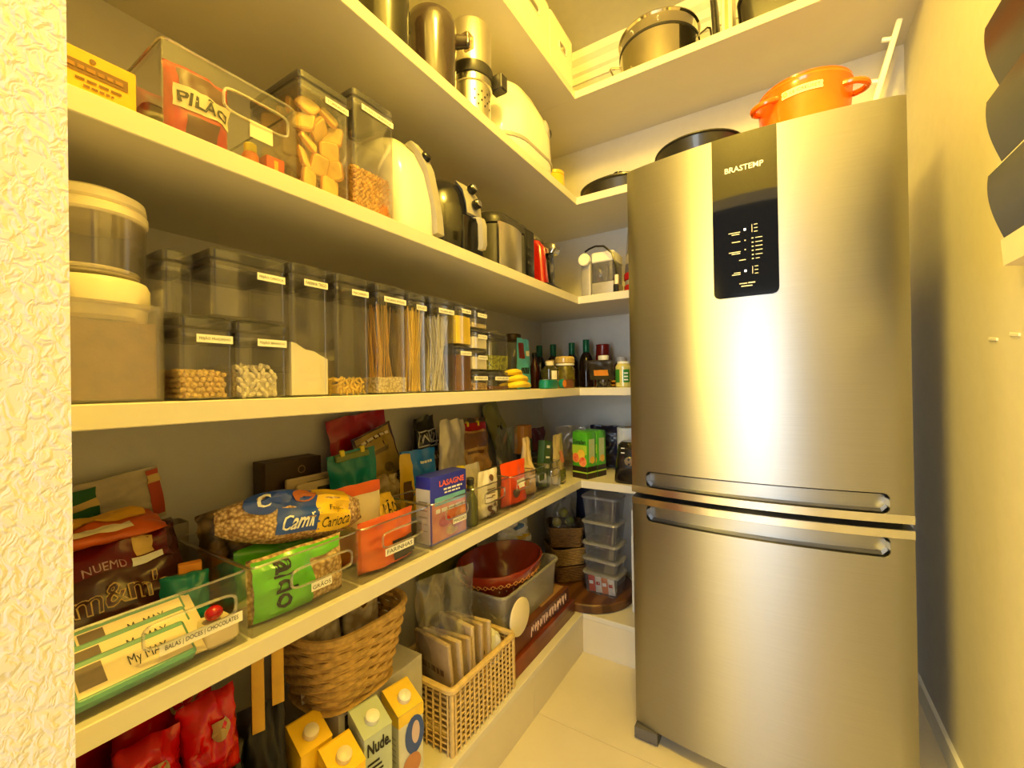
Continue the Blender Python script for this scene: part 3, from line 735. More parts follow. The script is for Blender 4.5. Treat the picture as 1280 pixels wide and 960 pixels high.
# bananas in a bag
BAN = M('banana_skin', (252, 226, 60), 0.5, var=0.08, scale=14, c2=(206, 170, 40)); BANT = M('banana_tip', (150, 160, 50), 0.6)
for k, (yy, zz, xx, sw) in enumerate(((1.335, 0.0135, -0.81, 0.0), (1.345, 0.036, -0.822, 0.1), (1.34, 0.058, -0.84, 0.2), (1.34, 0.0135, -0.852, 0.05))):
    t = thing('banana', ('yellow banana at the bottom front of the banana pile', 'yellow banana in the middle of the banana pile', 'topmost yellow banana of the banana pile', 'yellow banana lying behind the banana pile')[k], 'banana', (xx, yy, ZB+zz), (0, 0, sw*0.6), 'bananas on the canister shelf'); t.scale = (0.8, 0.95, 0.72)
    pts, rad = [], []
    for i in range(9):
        q = i/8; pts.append((0.020*math.sin(PI*q), -0.08+0.16*q, 0.010*math.sin(PI*q))); rad.append(0.005+0.0125*math.sin(PI*min(max(q*0.94+0.03, 0), 1))**0.5)
    MB().tube(pts, rad, 8).build('peel', BAN, t)
    MB().tube([pts[-1], (-0.004, 0.100, 0.002)], [0.0055, 0.004], 6).build('stalk', BANT, t)
DGREEN = M('green_bottle_glass', (18, 62, 40), 0.1, var=0.05, coat=0.5); DWINE = M('dark_wine_glass', (28, 16, 14), 0.1, coat=0.5)
GCAP = M('green_foil', (18, 104, 70), 0.3, 0.2)
def wine(label, x, y, k=1.0, g='dark bottles at the back of the canister shelf'):
    b = [(0, 0), (0.033, 0), (0.036, 0.004), (0.036, 0.13*k), (0.03, 0.155*k), (0.0155, 0.178*k), (0.0145, 0.20*k), (0.0145, 0.236*k), (0, 0.236*k)]
    bottle('oil_bottle', label, (x, y, ZB), b, DWINE, [(0.0155, 0.175*k), (0.0165, 0.178*k), (0.0165, 0.238*k), (0.0155, 0.241*k), (0, 0.241*k)], GCAP, group=g)
wine('dark bottle with green foil neck farthest from the red tumbler', -1.10, 2.035, 0.95); wine('dark bottle with green foil neck second from the left wall', -1.015, 2.03, 0.95)
wine('dark bottle with green foil neck third from the left wall', -0.93, 2.08, 0.98); wine('dark bottle with green foil neck beside the red tumbler', -0.845, 2.07, 1.02)
RED = M('red_plastic', (168, 26, 24), 0.25, var=0.06, coat=0.3)
bottle('red_tumbler', 'dark red plastic tumbler against the back wall', (-0.762, 2.09, ZB), [(0, 0), (0.044, 0), (0.046, 0.004), (0.034, 0.21), (0.036, 0.216), (0.032, 0.218), (0.030, 0.21), (0.04, 0.008), (0, 0.006)], M('dark_red', (120, 26, 22), 0.25, coat=0.3), None, None, 'tumbler', body='cup')
AMBER = M('amber_sauce', (84, 30, 14), 0.15, coat=0.4)
bottle('sauce_bottle', 'small dark sauce bottle beside the light blue packet', (-1.00, 1.80, ZB), [(0, 0), (0.022, 0), (0.024, 0.003), (0.024, 0.10), (0.011, 0.13), (0.011, 0.15), (0, 0.15)], AMBER, cyl(0.0125, 0.148, 0.172), BLACK)
bottle('sauce_jar', 'amber glass jar with tan lid behind the pickle jar', (-0.93, 1.83, ZB), [(0, 0), (0.03, 0), (0.033, 0.004), (0.033, 0.10), (0.026, 0.115), (0, 0.115)], AMBER, cyl(0.028, 0.114, 0.134), M('tan_lid', (196, 160, 104), 0.4), 'jar', body='jar_body', cap='lid')
t = bottle('oil_jar', 'square glass bottle with white paper label and pale cap', (-0.868, 1.70, ZB), [(0, 0), (0.036, 0), (0.039, 0.004), (0.039, 0.085), (0.018, 0.102), (0, 0.102)], M('olive_dark', (70, 66, 36), 0.15, coat=0.4), cyl(0.019, 0.101, 0.121), CREAM, 'bottle')
S = CYLS(0.0393, -0.9, 0.9, 0.012, 0.078); patch(t, S, 0.0, 0.38, 0, 1, LABEL, 'label', 5, 1); patch(t, S, 0.58, 1.0, 0, 1, LABEL, 'label', 5, 1)
t = bottle('pickle_jar', 'glass jar of green pickles with swing-top lid', (-0.836, 1.788, ZB), [(0, 0), (0.044, 0), (0.047, 0.004), (0.047, 0.085), (0.040, 0.098), (0.040, 0.102), (0.0, 0.102)], M('pickle', (110, 104, 40), 0.15, coat=0.5, c2=(74, 66, 24), scale=60), [(0, 0.112), (0.042, 0.112), (0.046, 0.116), (0.046, 0.136), (0.040, 0.144), (0, 0.146)], M('glass_lid_fill', (196, 168, 96), 0.2, coat=0.4), 'jar', body='jar_body', cap='lid')
MB().lathe([(0.041, 0.102), (0.044, 0.104), (0.044, 0.110), (0.041, 0.112)], seg=20).build('seal_ring', LABEL, t)
TEAL = M('teal_foil', (20, 128, 116), 0.3, var=0.1)
t = thing('tuna_can', 'small teal can lying at the shelf edge beside the bananas', 'can', (-0.795, 1.545, ZB)); MB().rbox(0, 0, 0.045, 0.105, 0, 0.036, 0.016, 0.004).build('can_body', TEAL, t); MB().rbox(0, 0, 0.038, 0.098, 0.036, 0.0385, 0.014, 0.001).build('can_lid', STEEL, t)
t = thing('round_tin', 'tiny orange topped tin between the teal can and copper tin', 'tin', (-0.786, 1.632, ZB+0.020), (0, PI/2, 0)); MB().lathe(cyl(0.0195, 0, 0.02, 0.003)).build('tin_body', TEAL, t); MB().lathe(cyl(0.0165, 0.020, 0.0225, 0.001)).build('tin_lid', M('orange_lid', (240, 140, 40), 0.4), t)
t = thing('tin_box', 'small copper coloured oval tin near the shelf corner', 'tin', (-0.805, 1.720, ZB)); MB().rbox(0, 0, 0.06, 0.09, 0, 0.034, 0.02, 0.004).build('tin_body', M('copper', (170, 112, 84), 0.35, 0.6), t); MB().rbox(0, 0, 0.055, 0.085, 0.034, 0.038, 0.018, 0.001).build('tin_lid', M('copper', ), t)
# back run: seasoning jar, packets, box and mayonnaise jar
t = bottle('seasoning_jar', 'clear seasoning jar with white cap and black label tilted among packets', (-0.715, 1.965, ZB), [(0, 0), (0.036, 0), (0.038, 0.004), (0.038, 0.105), (0.024, 0.125), (0, 0.125)], M('herb', (96, 88, 70), 0.2, coat=0.4, vor=90, c2=(30, 28, 24)), cyl(0.025, 0.124, 0.152), WHITE, 'jar', body='jar_body')
t = bottle('seasoning_jar', 'dark seasoning jar with white cap right against the back wall', (-0.690, 2.150, ZB), [(0, 0), (0.032, 0), (0.034, 0.004), (0.034, 0.11), (0.022, 0.128), (0, 0.128)], AMBER, cyl(0.023, 0.127, 0.152), WHITE, 'jar', body='jar_body')
t, S = bag('spice_packet', 'black spice packet with orange stripe leaning on the seasoning jar', 'packet', (-0.688, 1.875, ZB+0.036), (0, 0.50, -PI/2+0.1), 0.115, 0.10, 0.016, M('black_foil', (40, 36, 32), 0.35), 'crimp', 0.002, 4)
patch(t, S, 0.2, 0.8, 0.25, 0.55, M('orange_print', (240, 150, 40), 0.5), 'print', 4, 3, 0.002)
YEL = M('yellow_foil', (238, 178, 44), 0.35, var=0.06)
for k, (z, rz, lb) in enumerate(((0.0, 0.2, 'flat yellow seasoning sachet lying lowest beside the mayonnaise jar'), (0.018, -0.1, 'yellow seasoning sachet lying on the lowest sachet'))):
    t, S = bag('seasoning_sachet', lb, 'sachet', (-0.655, 1.965, ZB+z+0.009), (0, -PI/2, -PI/2+rz), 0.105, 0.13, 0.016, YEL, 'crimp', 0.002, 6+k, 'yellow sachets')
t = thing('plastic_box', 'low pink plastic lidded box behind the mayonnaise jar', 'box', (-0.560, 2.12, ZB)); MB().shell(0, 0, 0.16, 0.11, 0, 0.088, 0.014, 0.0025, tw=1.06, td=1.06).build('box_body', clear('pink_haze', (0.85, 0.62, 0.5), 0.06, 0.2, 0.5, (0.85, 0.6, 0.48)), t)
MB().rbox(0, 0, 0.172, 0.12, 0.0885, 0.102, 0.016, 0.003).build('lid', M('pink_lid', (236, 196, 172), 0.4), t)
OIL = M('pale_yellow_mayo', (214, 204, 120), 0.15, coat=0.5)
t = bottle('dressing_jar', 'glass jar of yellow dressing with green label by the refrigerator', (-0.583, 1.855, ZB), [(0, 0), (0.033, 0), (0.036, 0.004), (0.036, 0.092), (0.027, 0.104), (0, 0.104)], OIL, cyl(0.028, 0.103, 0.113), WHITE, 'jar', body='jar_body', cap='lid')
S = CYLS(0.0363, -PI/2-1.0, -PI/2+1.0, 0.022, 0.078); GL = M('green_label', (46, 128, 40), 0.5); patch(t, S, 0.0, 0.40, 0, 1, GL, 'label', 6, 1); patch(t, S, 0.62, 1.0, 0, 1, GL, 'label', 6, 1)
for z in (0.15, 0.40, 0.66): patch(t, S, 0.66, 0.9, z, z+0.1, WPRINT, 'print', 3, 1, 0.0014)
t = bottle('preserve_jar', 'glass jar with dark red lid behind the yellow dressing jar', (-0.525, 1.955, ZB), [(0, 0), (0.030, 0), (0.033, 0.004), (0.033, 0.15), (0.028, 0.162), (0.0, 0.162)], GLASS, cyl(0.030, 0.161, 0.176), M('dark_red',), 'jar', body='jar_body', cap='lid')

# ================================================================== shelf of appliances
ZA = zA
t, S, S2 = boxpack('tea_box', 'yellow tea box at the doorway end of the appliance shelf', 'box', (-0.845, 0.190, ZA), 0, 0.11, 0.098, 0.066, M('yellow_card', (240, 188, 40), 0.55))
patch(t, S, 0.20, 0.90, 0.50, 0.74, M('brown_print', (132, 92, 24), 0.6), 'print'); words(t, S, 0.26, 0.84, 0.58, 0.08, M('ochre_print', (170, 120, 30), 0.6), 4, 0.0014); disc_patch(t, S, 0.52, 0.83, 0.035, 0.05, M('brown_print',), 'emblem')
words(t, S, 0.34, 0.84, 0.36, 0.05, M('brown_print',), 5); words(t, S, 0.42, 0.74, 0.24, 0.05, M('brown_print',), 6)
bn = bin_('clear bin with slot handle holding coffee packs on the appliance shelf', 0.268, 0.480, ZA, 0.142, 0.34, -0.785, slot=(0.66, 0.68, 0.26, 0.14))
RBAG = M('coffee_red_foil', (196, 36, 22), 0.28, var=0.08, bump=0.15, bscale=40, coat=0.3); BRN = M('coffee_brown', (92, 38, 26), 0.4)
CRM = M('cream_print', (240, 224, 180), 0.5, var=0.02)
def coffee(label, loc, rz, seed):
    t, S = bag('coffee_pack', label, 'coffee', loc, (0, 0, rz), 0.098, 0.128, 0.052, RBAG, 'pillow', 0.003, seed, 'red coffee packs')
    patch(t, S, 0.12, 0.88, 0.66, 0.90, BRN, 'print', 8, 4, 0.0015)
    patch(t, S, 0.06, 0.94, 0.40, 0.66, CRM, 'name_band', 10, 4, 0.002); txt(t, 'PILÃO', S, 0.10, 0.90, 0.45, 0.63, INK, 0.0035, bold=0.02)
    patch(t, S, 0.22, 0.72, 0.10, 0.34, BRN, 'print', 6, 4, 0.0015)
coffee('red coffee pack in the clear bin showing its cream name band', (-0.822, 0.328, ZA+0.004), 0.12, 2)
coffee('red coffee pack standing outside the bin beside the tea box', (-0.930, 0.252-0.04, ZA+0.002), 0.0, 3)
t = thing('coffee_filter_pack', 'dark pack standing at the back of the coffee bin', 'pack', (-1.0, 0.375, ZA+0.004)); MB().rbox(0, 0, 0.05, 0.14, 0, 0.135, 0.01, 0.006).build('pack_body', DARK, t)
bottle('sweetener_bottle', 'small orange bottle with yellow cap inside the coffee bin', (-0.812, 0.408, ZA+0.003), [(0, 0), (0.013, 0), (0.014, 0.002), (0.014, 0.026), (0.011, 0.031), (0, 0.031)], M('orange_plastic', (226, 120, 24), 0.4), cyl(0.0105, 0.031, 0.048), M('yellow_cap', (236, 214, 40), 0.4))
t, S, _ = boxpack('sweetener_box', 'small orange box beside the yellow capped bottle in the coffee bin', 'box', (-0.806, 0.444, ZA+0.003), 0, 0.026, 0.034, 0.034, M('orange_card', (214, 84, 26), 0.5)); patch(t, S, 0.4, 0.62, 0.2, 0.8, YEL, 'print')
S = PL((0.1702, 0.020, 0.050), (0, 0.040, 0), (0, 0, 0.030)); patch(bn, S, 0, 1, 0, 1, CREAM, 'label', off=0.0008)
# toast canister
t, w, d = canister('large clear canister packed with square toasts', 0.487, 0.603, ZA, 0.236, 0.19, -0.785, 'TORRADAS', lw=0.48)
TOAST = M('toast', (252, 214, 112), 0.8, var=0.12, scale=18, bump=0.4, bscale=90); CRUST = M('toast_crust', (226, 160, 72), 0.8, var=0.15)
def toast():
    t = thing('toast', 'square golden toast packed in the large clear canister', 'toast', (0, 0, 0), group='toasts in the canister')
    m = MB().rbox(0, 0, 0.040, 0.040, -0.0055, 0.0055, 0.008, 0.0025, 3); m.xf(Euler((0, PI/2, 0)).to_matrix().to_4x4()); m.build('crumb', TOAST, t)
    m = MB(); m.loft([[(x, y, z) for x, y in rr(0.040+2*q, 0.040+2*q, 0.009, 3)] for z, q in ((-0.0035, 0), (-0.003, 0.0012), (0.003, 0.0012), (0.0035, 0))], False, False); m.xf(Euler((0, PI/2, 0)).to_matrix().to_4x4()); m.build('crust', CRUST, t)
    return t
rnd = random.Random(11); proto = toast(); first = True
for lay in range(4):
    for row in range(5):
        for c in range(2 if (row+lay) % 2 == 0 else 3):
            nn = 2 if (row+lay) % 2 == 0 else 3
            x = -0.785-0.026-lay*0.039; y = 0.545+(c-(nn-1)/2)*(0.048 if nn == 2 else 0.033); z = ZA+0.033+row*0.0375
            rot = (rnd.uniform(-0.8, 0.8), rnd.uniform(-0.55, 0.55), rnd.uniform(-0.55, 0.55))
            if abs(y-0.545) > 0.03: rot = (rnd.uniform(-0.2, 0.2), rnd.uniform(-0.3, 0.3), rnd.choice((-1, 1))*rnd.uniform(0.5, 1.1))
            if first: proto.location = (x, y, z); proto.rotation_euler = rot; first = False
            else: dup(proto, (x, y, z), rot)
t, w, d = canister('tall narrow clear canister of golden cereal flakes', 0.612, 0.7300, ZA, 0.272, 0.13, -0.785, 'AVEIA E GRANOLA', lw=0.78)
fill_beans(t, w-0.006, d-0.006, 0.100, (0.0055, 0.0050, 0.0028), M('cereal', (244, 190, 100), 0.75, var=0.2, scale=80), 21, 'cereal_flakes')

# white bread-slicer style appliance with grey arm
CRWHT = M('appliance_white', (244, 240, 226), 0.22, var=0.02, coat=0.3); GREYP = M('appliance_grey', (168, 164, 156), 0.35, var=0.03)
t = thing('food_processor', 'tall rounded white appliance with a grey front strip beside the air fryer', 'appliance', (-0.90, 0.822, ZA))
m = MB(); rings = []
for z, w_, d_, o_ in ((0, .160, .23, 0), (0.006, .168, .235, 0), (0.09, .170, .235, 0), (0.17, .160, .220, -.006), (0.225, .138, .195, -.016), (0.262, .104, .15, -.028), (0.280, .056, .09, -.034), (0.285, .02, .04, -.036)):
    rings.append([(x+o_, y, z) for x, y in rr(d_, w_, min(d_, w_)*0.38, 6)])
m.loft(rings).build('housing', CRWHT, t)
pts = [(0.121, 0.052, 0.012), (0.119, 0.050, 0.06), (0.113, 0.042, 0.12), (0.106, 0.032, 0.18), (0.090, 0.022, 0.225), (0.066, 0.014, 0.258)]
m = MB(); m.loft([[(x+0.004, y-0.016, z), (x+0.012, y-0.013, z+0.002), (x+0.012, y+0.013, z+0.002), (x+0.004, y+0.016, z), (x-0.012, y+0.012, z), (x-0.012, y-0.012, z)] for x, y, z in pts]).build('front_strip', GREYP, t, angle=50)
MB().lathe(cyl(0.013, 0, 0.018, 0.003), seg=18).xf(Matrix.Translation((0.100, 0.026, 0.212)) @ Euler((0, 0.9, 0)).to_matrix().to_4x4()).build('knob', BLACK, t)
# air fryer
t = thing('air_fryer', 'black egg-shaped air fryer with grey control panel and two knobs', 'air fryer', (-0.925, 1.030, ZA))
m = MB(); rings = []
for z, w_, d_ in ((0, .205, .24), (0.008, .218, .255), (0.07, .232, .270), (0.13, .228, .264), (0.18, .206, .240), (0.215, .168, .20), (0.236, .11, .14), (0.245, .04, .06)):
    rings.append([(x, y, z) for x, y in rr(d_, w_, min(d_, w_)*0.46, 7)])
AFB = M('airfryer_black', (22, 21, 20), 0.2, var=0.06, coat=0.4)
m.loft(rings).build('housing', AFB, t, angle=60)
prof = [(0.100, 0.228), (0.126, 0.195), (0.139, 0.150), (0.142, 0.122)]
m = MB(); m.loft([[(x-0.05, 0.030, z), (x+0.002, -0.022, z), (x+0.005, 0.016, z), (x+0.003, 0.050, z), (x-0.02, 0.078, z), (x-0.06, 0.084, z)] for x, z in prof]).build('control_panel', GREYP, t, angle=50)
for x, z, k in ((0.128, 0.200, -0.45), (0.143, 0.152, -0.22)):
    kb = MB().lathe(cyl(0.0145, 0, 0.020, 0.003), seg=18).xf(Matrix.Translation((x, 0.014, z)) @ Euler((0, PI/2+k, 0)).to_matrix().to_4x4()).build('knob', BLACK, t)
    MB().lathe(cyl(0.0105, 0.020, 0.0225, 0.001), seg=16).xf(Matrix.Translation((x, 0.014, z)) @ Euler((0, PI/2+k, 0)).to_matrix().to_4x4()).build('knob_face', STEEL, kb)
MB().loft([[(x, 0.020-w_, z), (x+0.016, 0.022-w_, z), (x+0.016, 0.022+w_, z), (x, 0.020+w_, z)] for x, z, w_ in ((0.130, 0.118, 0.010), (0.152, 0.112, 0.011), (0.160, 0.09, 0.011), (0.160, 0.03, 0.010), (0.156, 0.016, 0.008))]).build('basket_handle', GREYP, t, angle=50)
S = CYLS(0.134, -0.75, -0.35, 0.04, 0.07)
MB().rbox(0.130, 0.02, 0.012, 0.10, 0.008, 0.116, 0.005, 0.002).build('basket_front', BLACK, t)
# bread maker: steel front, dark lid
t = thing('bread_maker', 'steel fronted cooker with dark domed lid beside the air fryer', 'cooker', (-0.935, 1.325, ZA))
m = MB(); m.rbox(0, 0, 0.27, 0.255, 0, 0.165, 0.05, 0.006, 6); m.build('housing', M('cooker_grey', (88, 86, 82), 0.4, 0.2), t)
MB().loft([[(x, y, z) for x, y in rr(d_, w_, 0.05, 6)] for z, d_, w_ in ((0.166, .272, .258), (0.185, .272, .258), (0.205, .25, .24), (0.222, .19, .18), (0.228, .10, .10))]).build('lid', DARK, t, angle=60)
S = lambda u, v: (0.1355+0.012*math.sin(PI*u), -0.120+0.150*u, 0.008+0.156*v)
m = MB().grid(S, 14, 1); m.grid(lambda u, v: (0.130, S(1-u, v)[1], S(u, v)[2]), 14, 1)
m.build('steel_front', M('steel_warm', (228, 222, 206), 0.34, 1.0, var=0.03), t)
MB().rbox(0.135, 0.085, 0.008, 0.070, 0.012, 0.190, 0.003, 0.001).build('control_panel', BLACK, t)
for z in (0.06, 0.09, 0.12): MB().rbox(0.1395, 0.085, 0.003, 0.030, z, z+0.012, 0.001, 0.0005).build('button', DARK, t)
# red capsule coffee machine
t = thing('capsule_machine', 'red and black capsule coffee machine with silver spout', 'coffee machine', (-0.885, 1.600, ZA))
MB().rbox(0, 0, 0.20, 0.145, 0, 0.018, 0.02, 0.003).build('base', BLACK, t)
rings = [[(x-0.01, y-0.040, z) for x, y in rr(d_, w_, 0.02, 4)] for z, d_, w_ in ((0.019, .19, .060), (0.10, .175, .05), (0.17, .165, .045), (0.20, .12, .04), (0.208, .06, .03))]
MB().loft(rings).build('red_side', RED, t)
rings = [[(x-0.01, y+0.028, z) for x, y in rr(d_, w_, 0.022, 4)] for z, d_, w_ in ((0.019, .17, .08), (0.10, .165, .08), (0.17, .155, .078), (0.195, .12, .07), (0.203, .05, .04))]
MB().loft(rings).build('black_side', AFB, t)
MB().loft([[(x+0.07, y+0.01, z) for x, y in rr(d_, 0.06, 0.012, 3)] for z, d_ in ((0.150, .06), (0.165, .085), (0.185, .075), (0.195, .03))]).build('spout', STEEL, t)
MB().loft([[(x-0.02, y-0.005, z) for x, y in rr(d_, w_, 0.03, 4)] for z, d_, w_ in ((0.2085, .12, .10), (0.225, .11, .10), (0.238, .06, .05))]).build('water_lid', clear('smoked', (0.6, 0.58, 0.55), 0.1, 0.08, 0.1), t)
# white and silver coffee machine on the back run
t = thing('drip_machine', 'small silver coffee machine with clear tank and white head', 'coffee machine', (-0.690, 1.905, ZA))
SILV = M('silver_plastic', (188, 184, 176), 0.35, 0.4)
MB().rbox(-0.055, 0, 0.05, 0.14, 0, 0.165, 0.008, 0.003).build('column', SILV, t)
MB().rbox(0.025, -0.005, 0.105, 0.135, 0, 0.060, 0.006, 0.003).build('drip_base', SILV, t)
MB().rbox(0.025, -0.005, 0.105, 0.135, 0.150, 0.196, 0.010, 0.004).build('head', CRWHT, t)
MB().lathe(cyl(0.028, -0.075, -0.055, 0.003), seg=24).xf(Matrix.Translation((-0.055, -0.018, 0.168)) @ Euler((PI/2, 0, 0)).to_matrix().to_4x4() @ Matrix.Translation((0, 0, 0.13))).build('brew_head', CRWHT, t)
MB().shell(0.025, -0.005, 0.098, 0.128, 0.0605, 0.1495, 0.006, 0.002).build('water_tank', clear('grey_tank', (0.72, 0.72, 0.78), 0.08, 0.06, 0.12, (0.6, 0.6, 0.65)), t)
for y in (-0.02, 0.02): MB().tube([(0.025, y, 0.062), (0.025, y, 0.145)], 0.007, 8).build('inner_tube', SILV, t)
MB().tube([(-0.052, -0.08, 0.205), (-0.03, -0.084, 0.214), (0.0, -0.086, 0.220), (0.04, -0.09, 0.212), (0.078, -0.094, 0.175), (0.094, -0.096, 0.12), (0.098, -0.096, 0.075)], 0.0045, 8).build('cord', BLACK, t)
MB().rbox(0.098, -0.096, 0.016, 0.012, 0.034, 0.076, 0.003, 0.002).build('plug', CREAM, t); MB().rbox(0.094, -0.096, 0.022, 0.016, 0.0, 0.035, 0.004, 0.003).build('plug_end', BLACK, t)
t = thing('blender_cup', 'ribbed clear blender cup on a red base beside the refrigerator', 'blender', (-0.528, 1.900, ZA))
MB().lathe([(0.052, 0.092), (0.050, 0.10), (0.034, 0.30), (0.036, 0.302), (0.038, 0.298), (0.054, 0.10), (0.055, 0.092)], seg=16).build('cup', clear('smoked_rib', (0.74, 0.7, 0.72), 0.1, 0.1, 0.12, (0.6, 0.56, 0.58)), t, smooth=False)
MB().lathe(cyl(0.058, 0, 0.038, 0.004), seg=24).build('base', RED, t); MB().lathe(cyl(0.054, 0.038, 0.058, 0.002), seg=24).build('base_ring', SILV, t); MB().lathe(cyl(0.058, 0.058, 0.092, 0.004), seg=24).build('collar', RED, t)

# ================================================================== shelf of bins and food bags
Z3 = zCc
b1 = bin_('clear bin of sweets and chocolate bars at the doorway end', 0.141, 0.378, Z3, 0.122, 0.31, -0.782, 'BALAS | DOCES | CHOCOLATES', slot=(0.66, 0.60, 0.26, 0.15), lab=(0.72, 0.40, 0.115, 0.017), tilt=0.0)
bin_('clear bin holding the green grain bag and the bean bag', 0.385, 0.606, Z3, 0.120, 0.31, -0.782, 'GRÃOS', slot=(0.62, 0.60, 0.30, 0.15), lab=(0.60, 0.36, 0.045, 0.017))
bin_('clear bin holding the orange and charcoal pouch', 0.613, 0.828, Z3, 0.120, 0.20, -0.782, 'FARINHAS', slot=(0.58, 0.64, 0.30, 0.15), lab=(0.52, 0.40, 0.090, 0.017))
bin_('clear bin holding the blue lasagne box', 0.838, 1.010, Z3, 0.120, 0.16, -0.782, 'MASSAS', slot=(0.60, 0.66, 0.28, 0.13), lab=(0.66, 0.45, 0.060, 0.016))
bin_('clear bin holding the white printed pouch', 1.017, 1.222, Z3, 0.122, 0.16, -0.782, slot=(0.55, 0.66, 0.28, 0.14))
bin_('clear bin holding the bright orange pouch', 1.230, 1.395, Z3, 0.118, 0.16, -0.782, slot=(0.5, 0.66, 0.28, 0.12))
bin_('narrow clear bin beside the orange pouch bin', 1.402, 1.497, Z3, 0.118, 0.16, -0.782, slot=(0.5, 0.66, 0.28, 0.12))
bin_('clear bin at the shelf corner holding a beige pouch', 1.503, 1.618, Z3, 0.118, 0.16, -0.782, slot=(0.5, 0.66, 0.28, 0.12))
# --- sweets bin
CHOC = M('chocolate_brown_foil', (78, 34, 22), 0.25, var=0.12, coat=0.3); MAROON = M('maroon_foil', (112, 18, 26), 0.22, var=0.15, coat=0.4); GOLDP = M('gold_print', (226, 190, 110), 0.4)
t, S = bag('candy_bag', 'large brown and maroon candy bag slumped in the sweets bin', 'bag', (-0.955, 0.262, Z3+0.030), (0, -0.62, 0.0), 0.205, 0.175, 0.060, CHOC, 'pillow', 0.008, 12)
patch(t, S, 0.08, 0.92, 0.52, 0.95, MAROON, 'print', 14, 8, 0.0018)
txt(t, "m&m's", S, 0.20, 0.86, 0.18, 0.42, GOLDP, 0.004, bold=0.03); txt(t, "m&m's", S, 0.207, 0.853, 0.192, 0.408, CHOC, 0.0052, bold=0.0)
txt(t, 'NUEMD', S, 0.28, 0.56, 0.53, 0.61, M('lilac_print', (196, 160, 170), 0.5), 0.0038)
patch(t, S, 0.64, 0.80, 0.62, 0.80, GOLDP, 'print', 4, 3, 0.0035); patch(t, S, 0.60, 0.84, 0.52, 0.60, WPRINT, 'print', 4, 2, 0.0035)
t, S = bag('candy_bag', 'flat orange and yellow candy bag lying behind the brown one', 'bag', (-1.000, 0.250, Z3+0.172), (0, -1.30, 0.05), 0.19, 0.09, 0.03, M('orange_foil', (216, 96, 26), 0.3, var=0.12), 'pillow', 0.006, 14)
patch(t, S, 0.08, 0.92, 0.5, 0.85, YEL, 'print', 10, 6, 0.002); patch(t, S, 0.05, 0.75, 0.15, 0.35, CRM, 'print', 10, 4, 0.002)
WRAP = M('bar_wrapper_cream', (244, 226, 190), 0.35, var=0.04); TEALW = M('bar_wrapper_teal', (104, 164, 146), 0.35, var=0.05)
for k, (x, y, z, rz, L, lb) in enumerate(((-0.815, 0.232, 0.026, 0.03, 0.17, 'chocolate bar in teal and cream wrapper lying at the bottom of the sweets bin'), (-0.846, 0.240, 0.036, 0.05, 0.18, 'chocolate bar with printed wrapper lying in the middle of the bars'), (-0.878, 0.250, 0.046, 0.03, 0.17, 'chocolate bar lying topmost in the sweets bin'))):
    t = thing('chocolate_bar', lb, 'chocolate', (x, y, Z3+z), (0.0, 0.62, rz), 'chocolate bars in the sweets bin')
    m = MB().rbox(0, 0, 0.062, L-0.03, 0, 0.022, 0.005, 0.004); m.build('wrapper', TEALW, t)
    for e in (-1, 1): MB().loft([[(-0.028, e*(L/2-0.016), 0.006), (0.028, e*(L/2-0.016), 0.006), (0.028, e*(L/2-0.016), 0.014), (-0.028, e*(L/2-0.016), 0.014)], [(-0.031, e*L/2, 0.009), (0.031, e*L/2, 0.009), (0.031, e*L/2, 0.011), (-0.031, e*L/2, 0.011)]]).build('crimped_end', WRAP, t)
    ST = PL((0.024, -L/2+0.02, 0.0222), (0, L-0.04, 0), (-0.044, 0, 0)); patch(t, ST, 0, 1, 0, 1, WRAP, 'print', off=0.0008)
    patch(t, ST, 0.02, 0.24, 0.2, 0.95, M('choc_print', (84, 52, 36), 0.4), 'print', off=0.0014); txt(t, 'My MAX', ST, 0.44, 0.80, 0.25, 0.7, INK, 0.0016)
t = thing('wrapped_sweet', 'red glossy wrapped sweet on the chocolate bars', 'sweet', (-0.815, 0.340, Z3+0.045)); MB().ell((0, 0, 0.012), (0.012, 0.014, 0.012), 12, 8).build('wrapper', M('red_foil', (196, 26, 24), 0.15, coat=0.5), t)
t = thing('tissue_pack', 'white crumpled sachet in the corner of the sweets bin', 'sachet', (-0.822, 0.345, Z3+0.005)); MB().rbox(0, 0, 0.06, 0.055, 0, 0.038, 0.012, 0.008).build('pack_body', WRAP, t)
t, S = bag('candy_bag', 'small teal candy bag at the end wall of the sweets bin', 'bag', (-0.900, 0.332, Z3+0.020), (0, -0.2, -0.3), 0.07, 0.085, 0.03, TEAL, 'pillow', 0.004, 17)
t, S, _ = boxpack('candy_box', 'upright orange candy box in the corner of the sweets bin', 'box', (-0.93, 0.350, Z3+0.004), -0.3, 0.02, 0.035, 0.11, M('orange_card2', (226, 146, 36), 0.5))
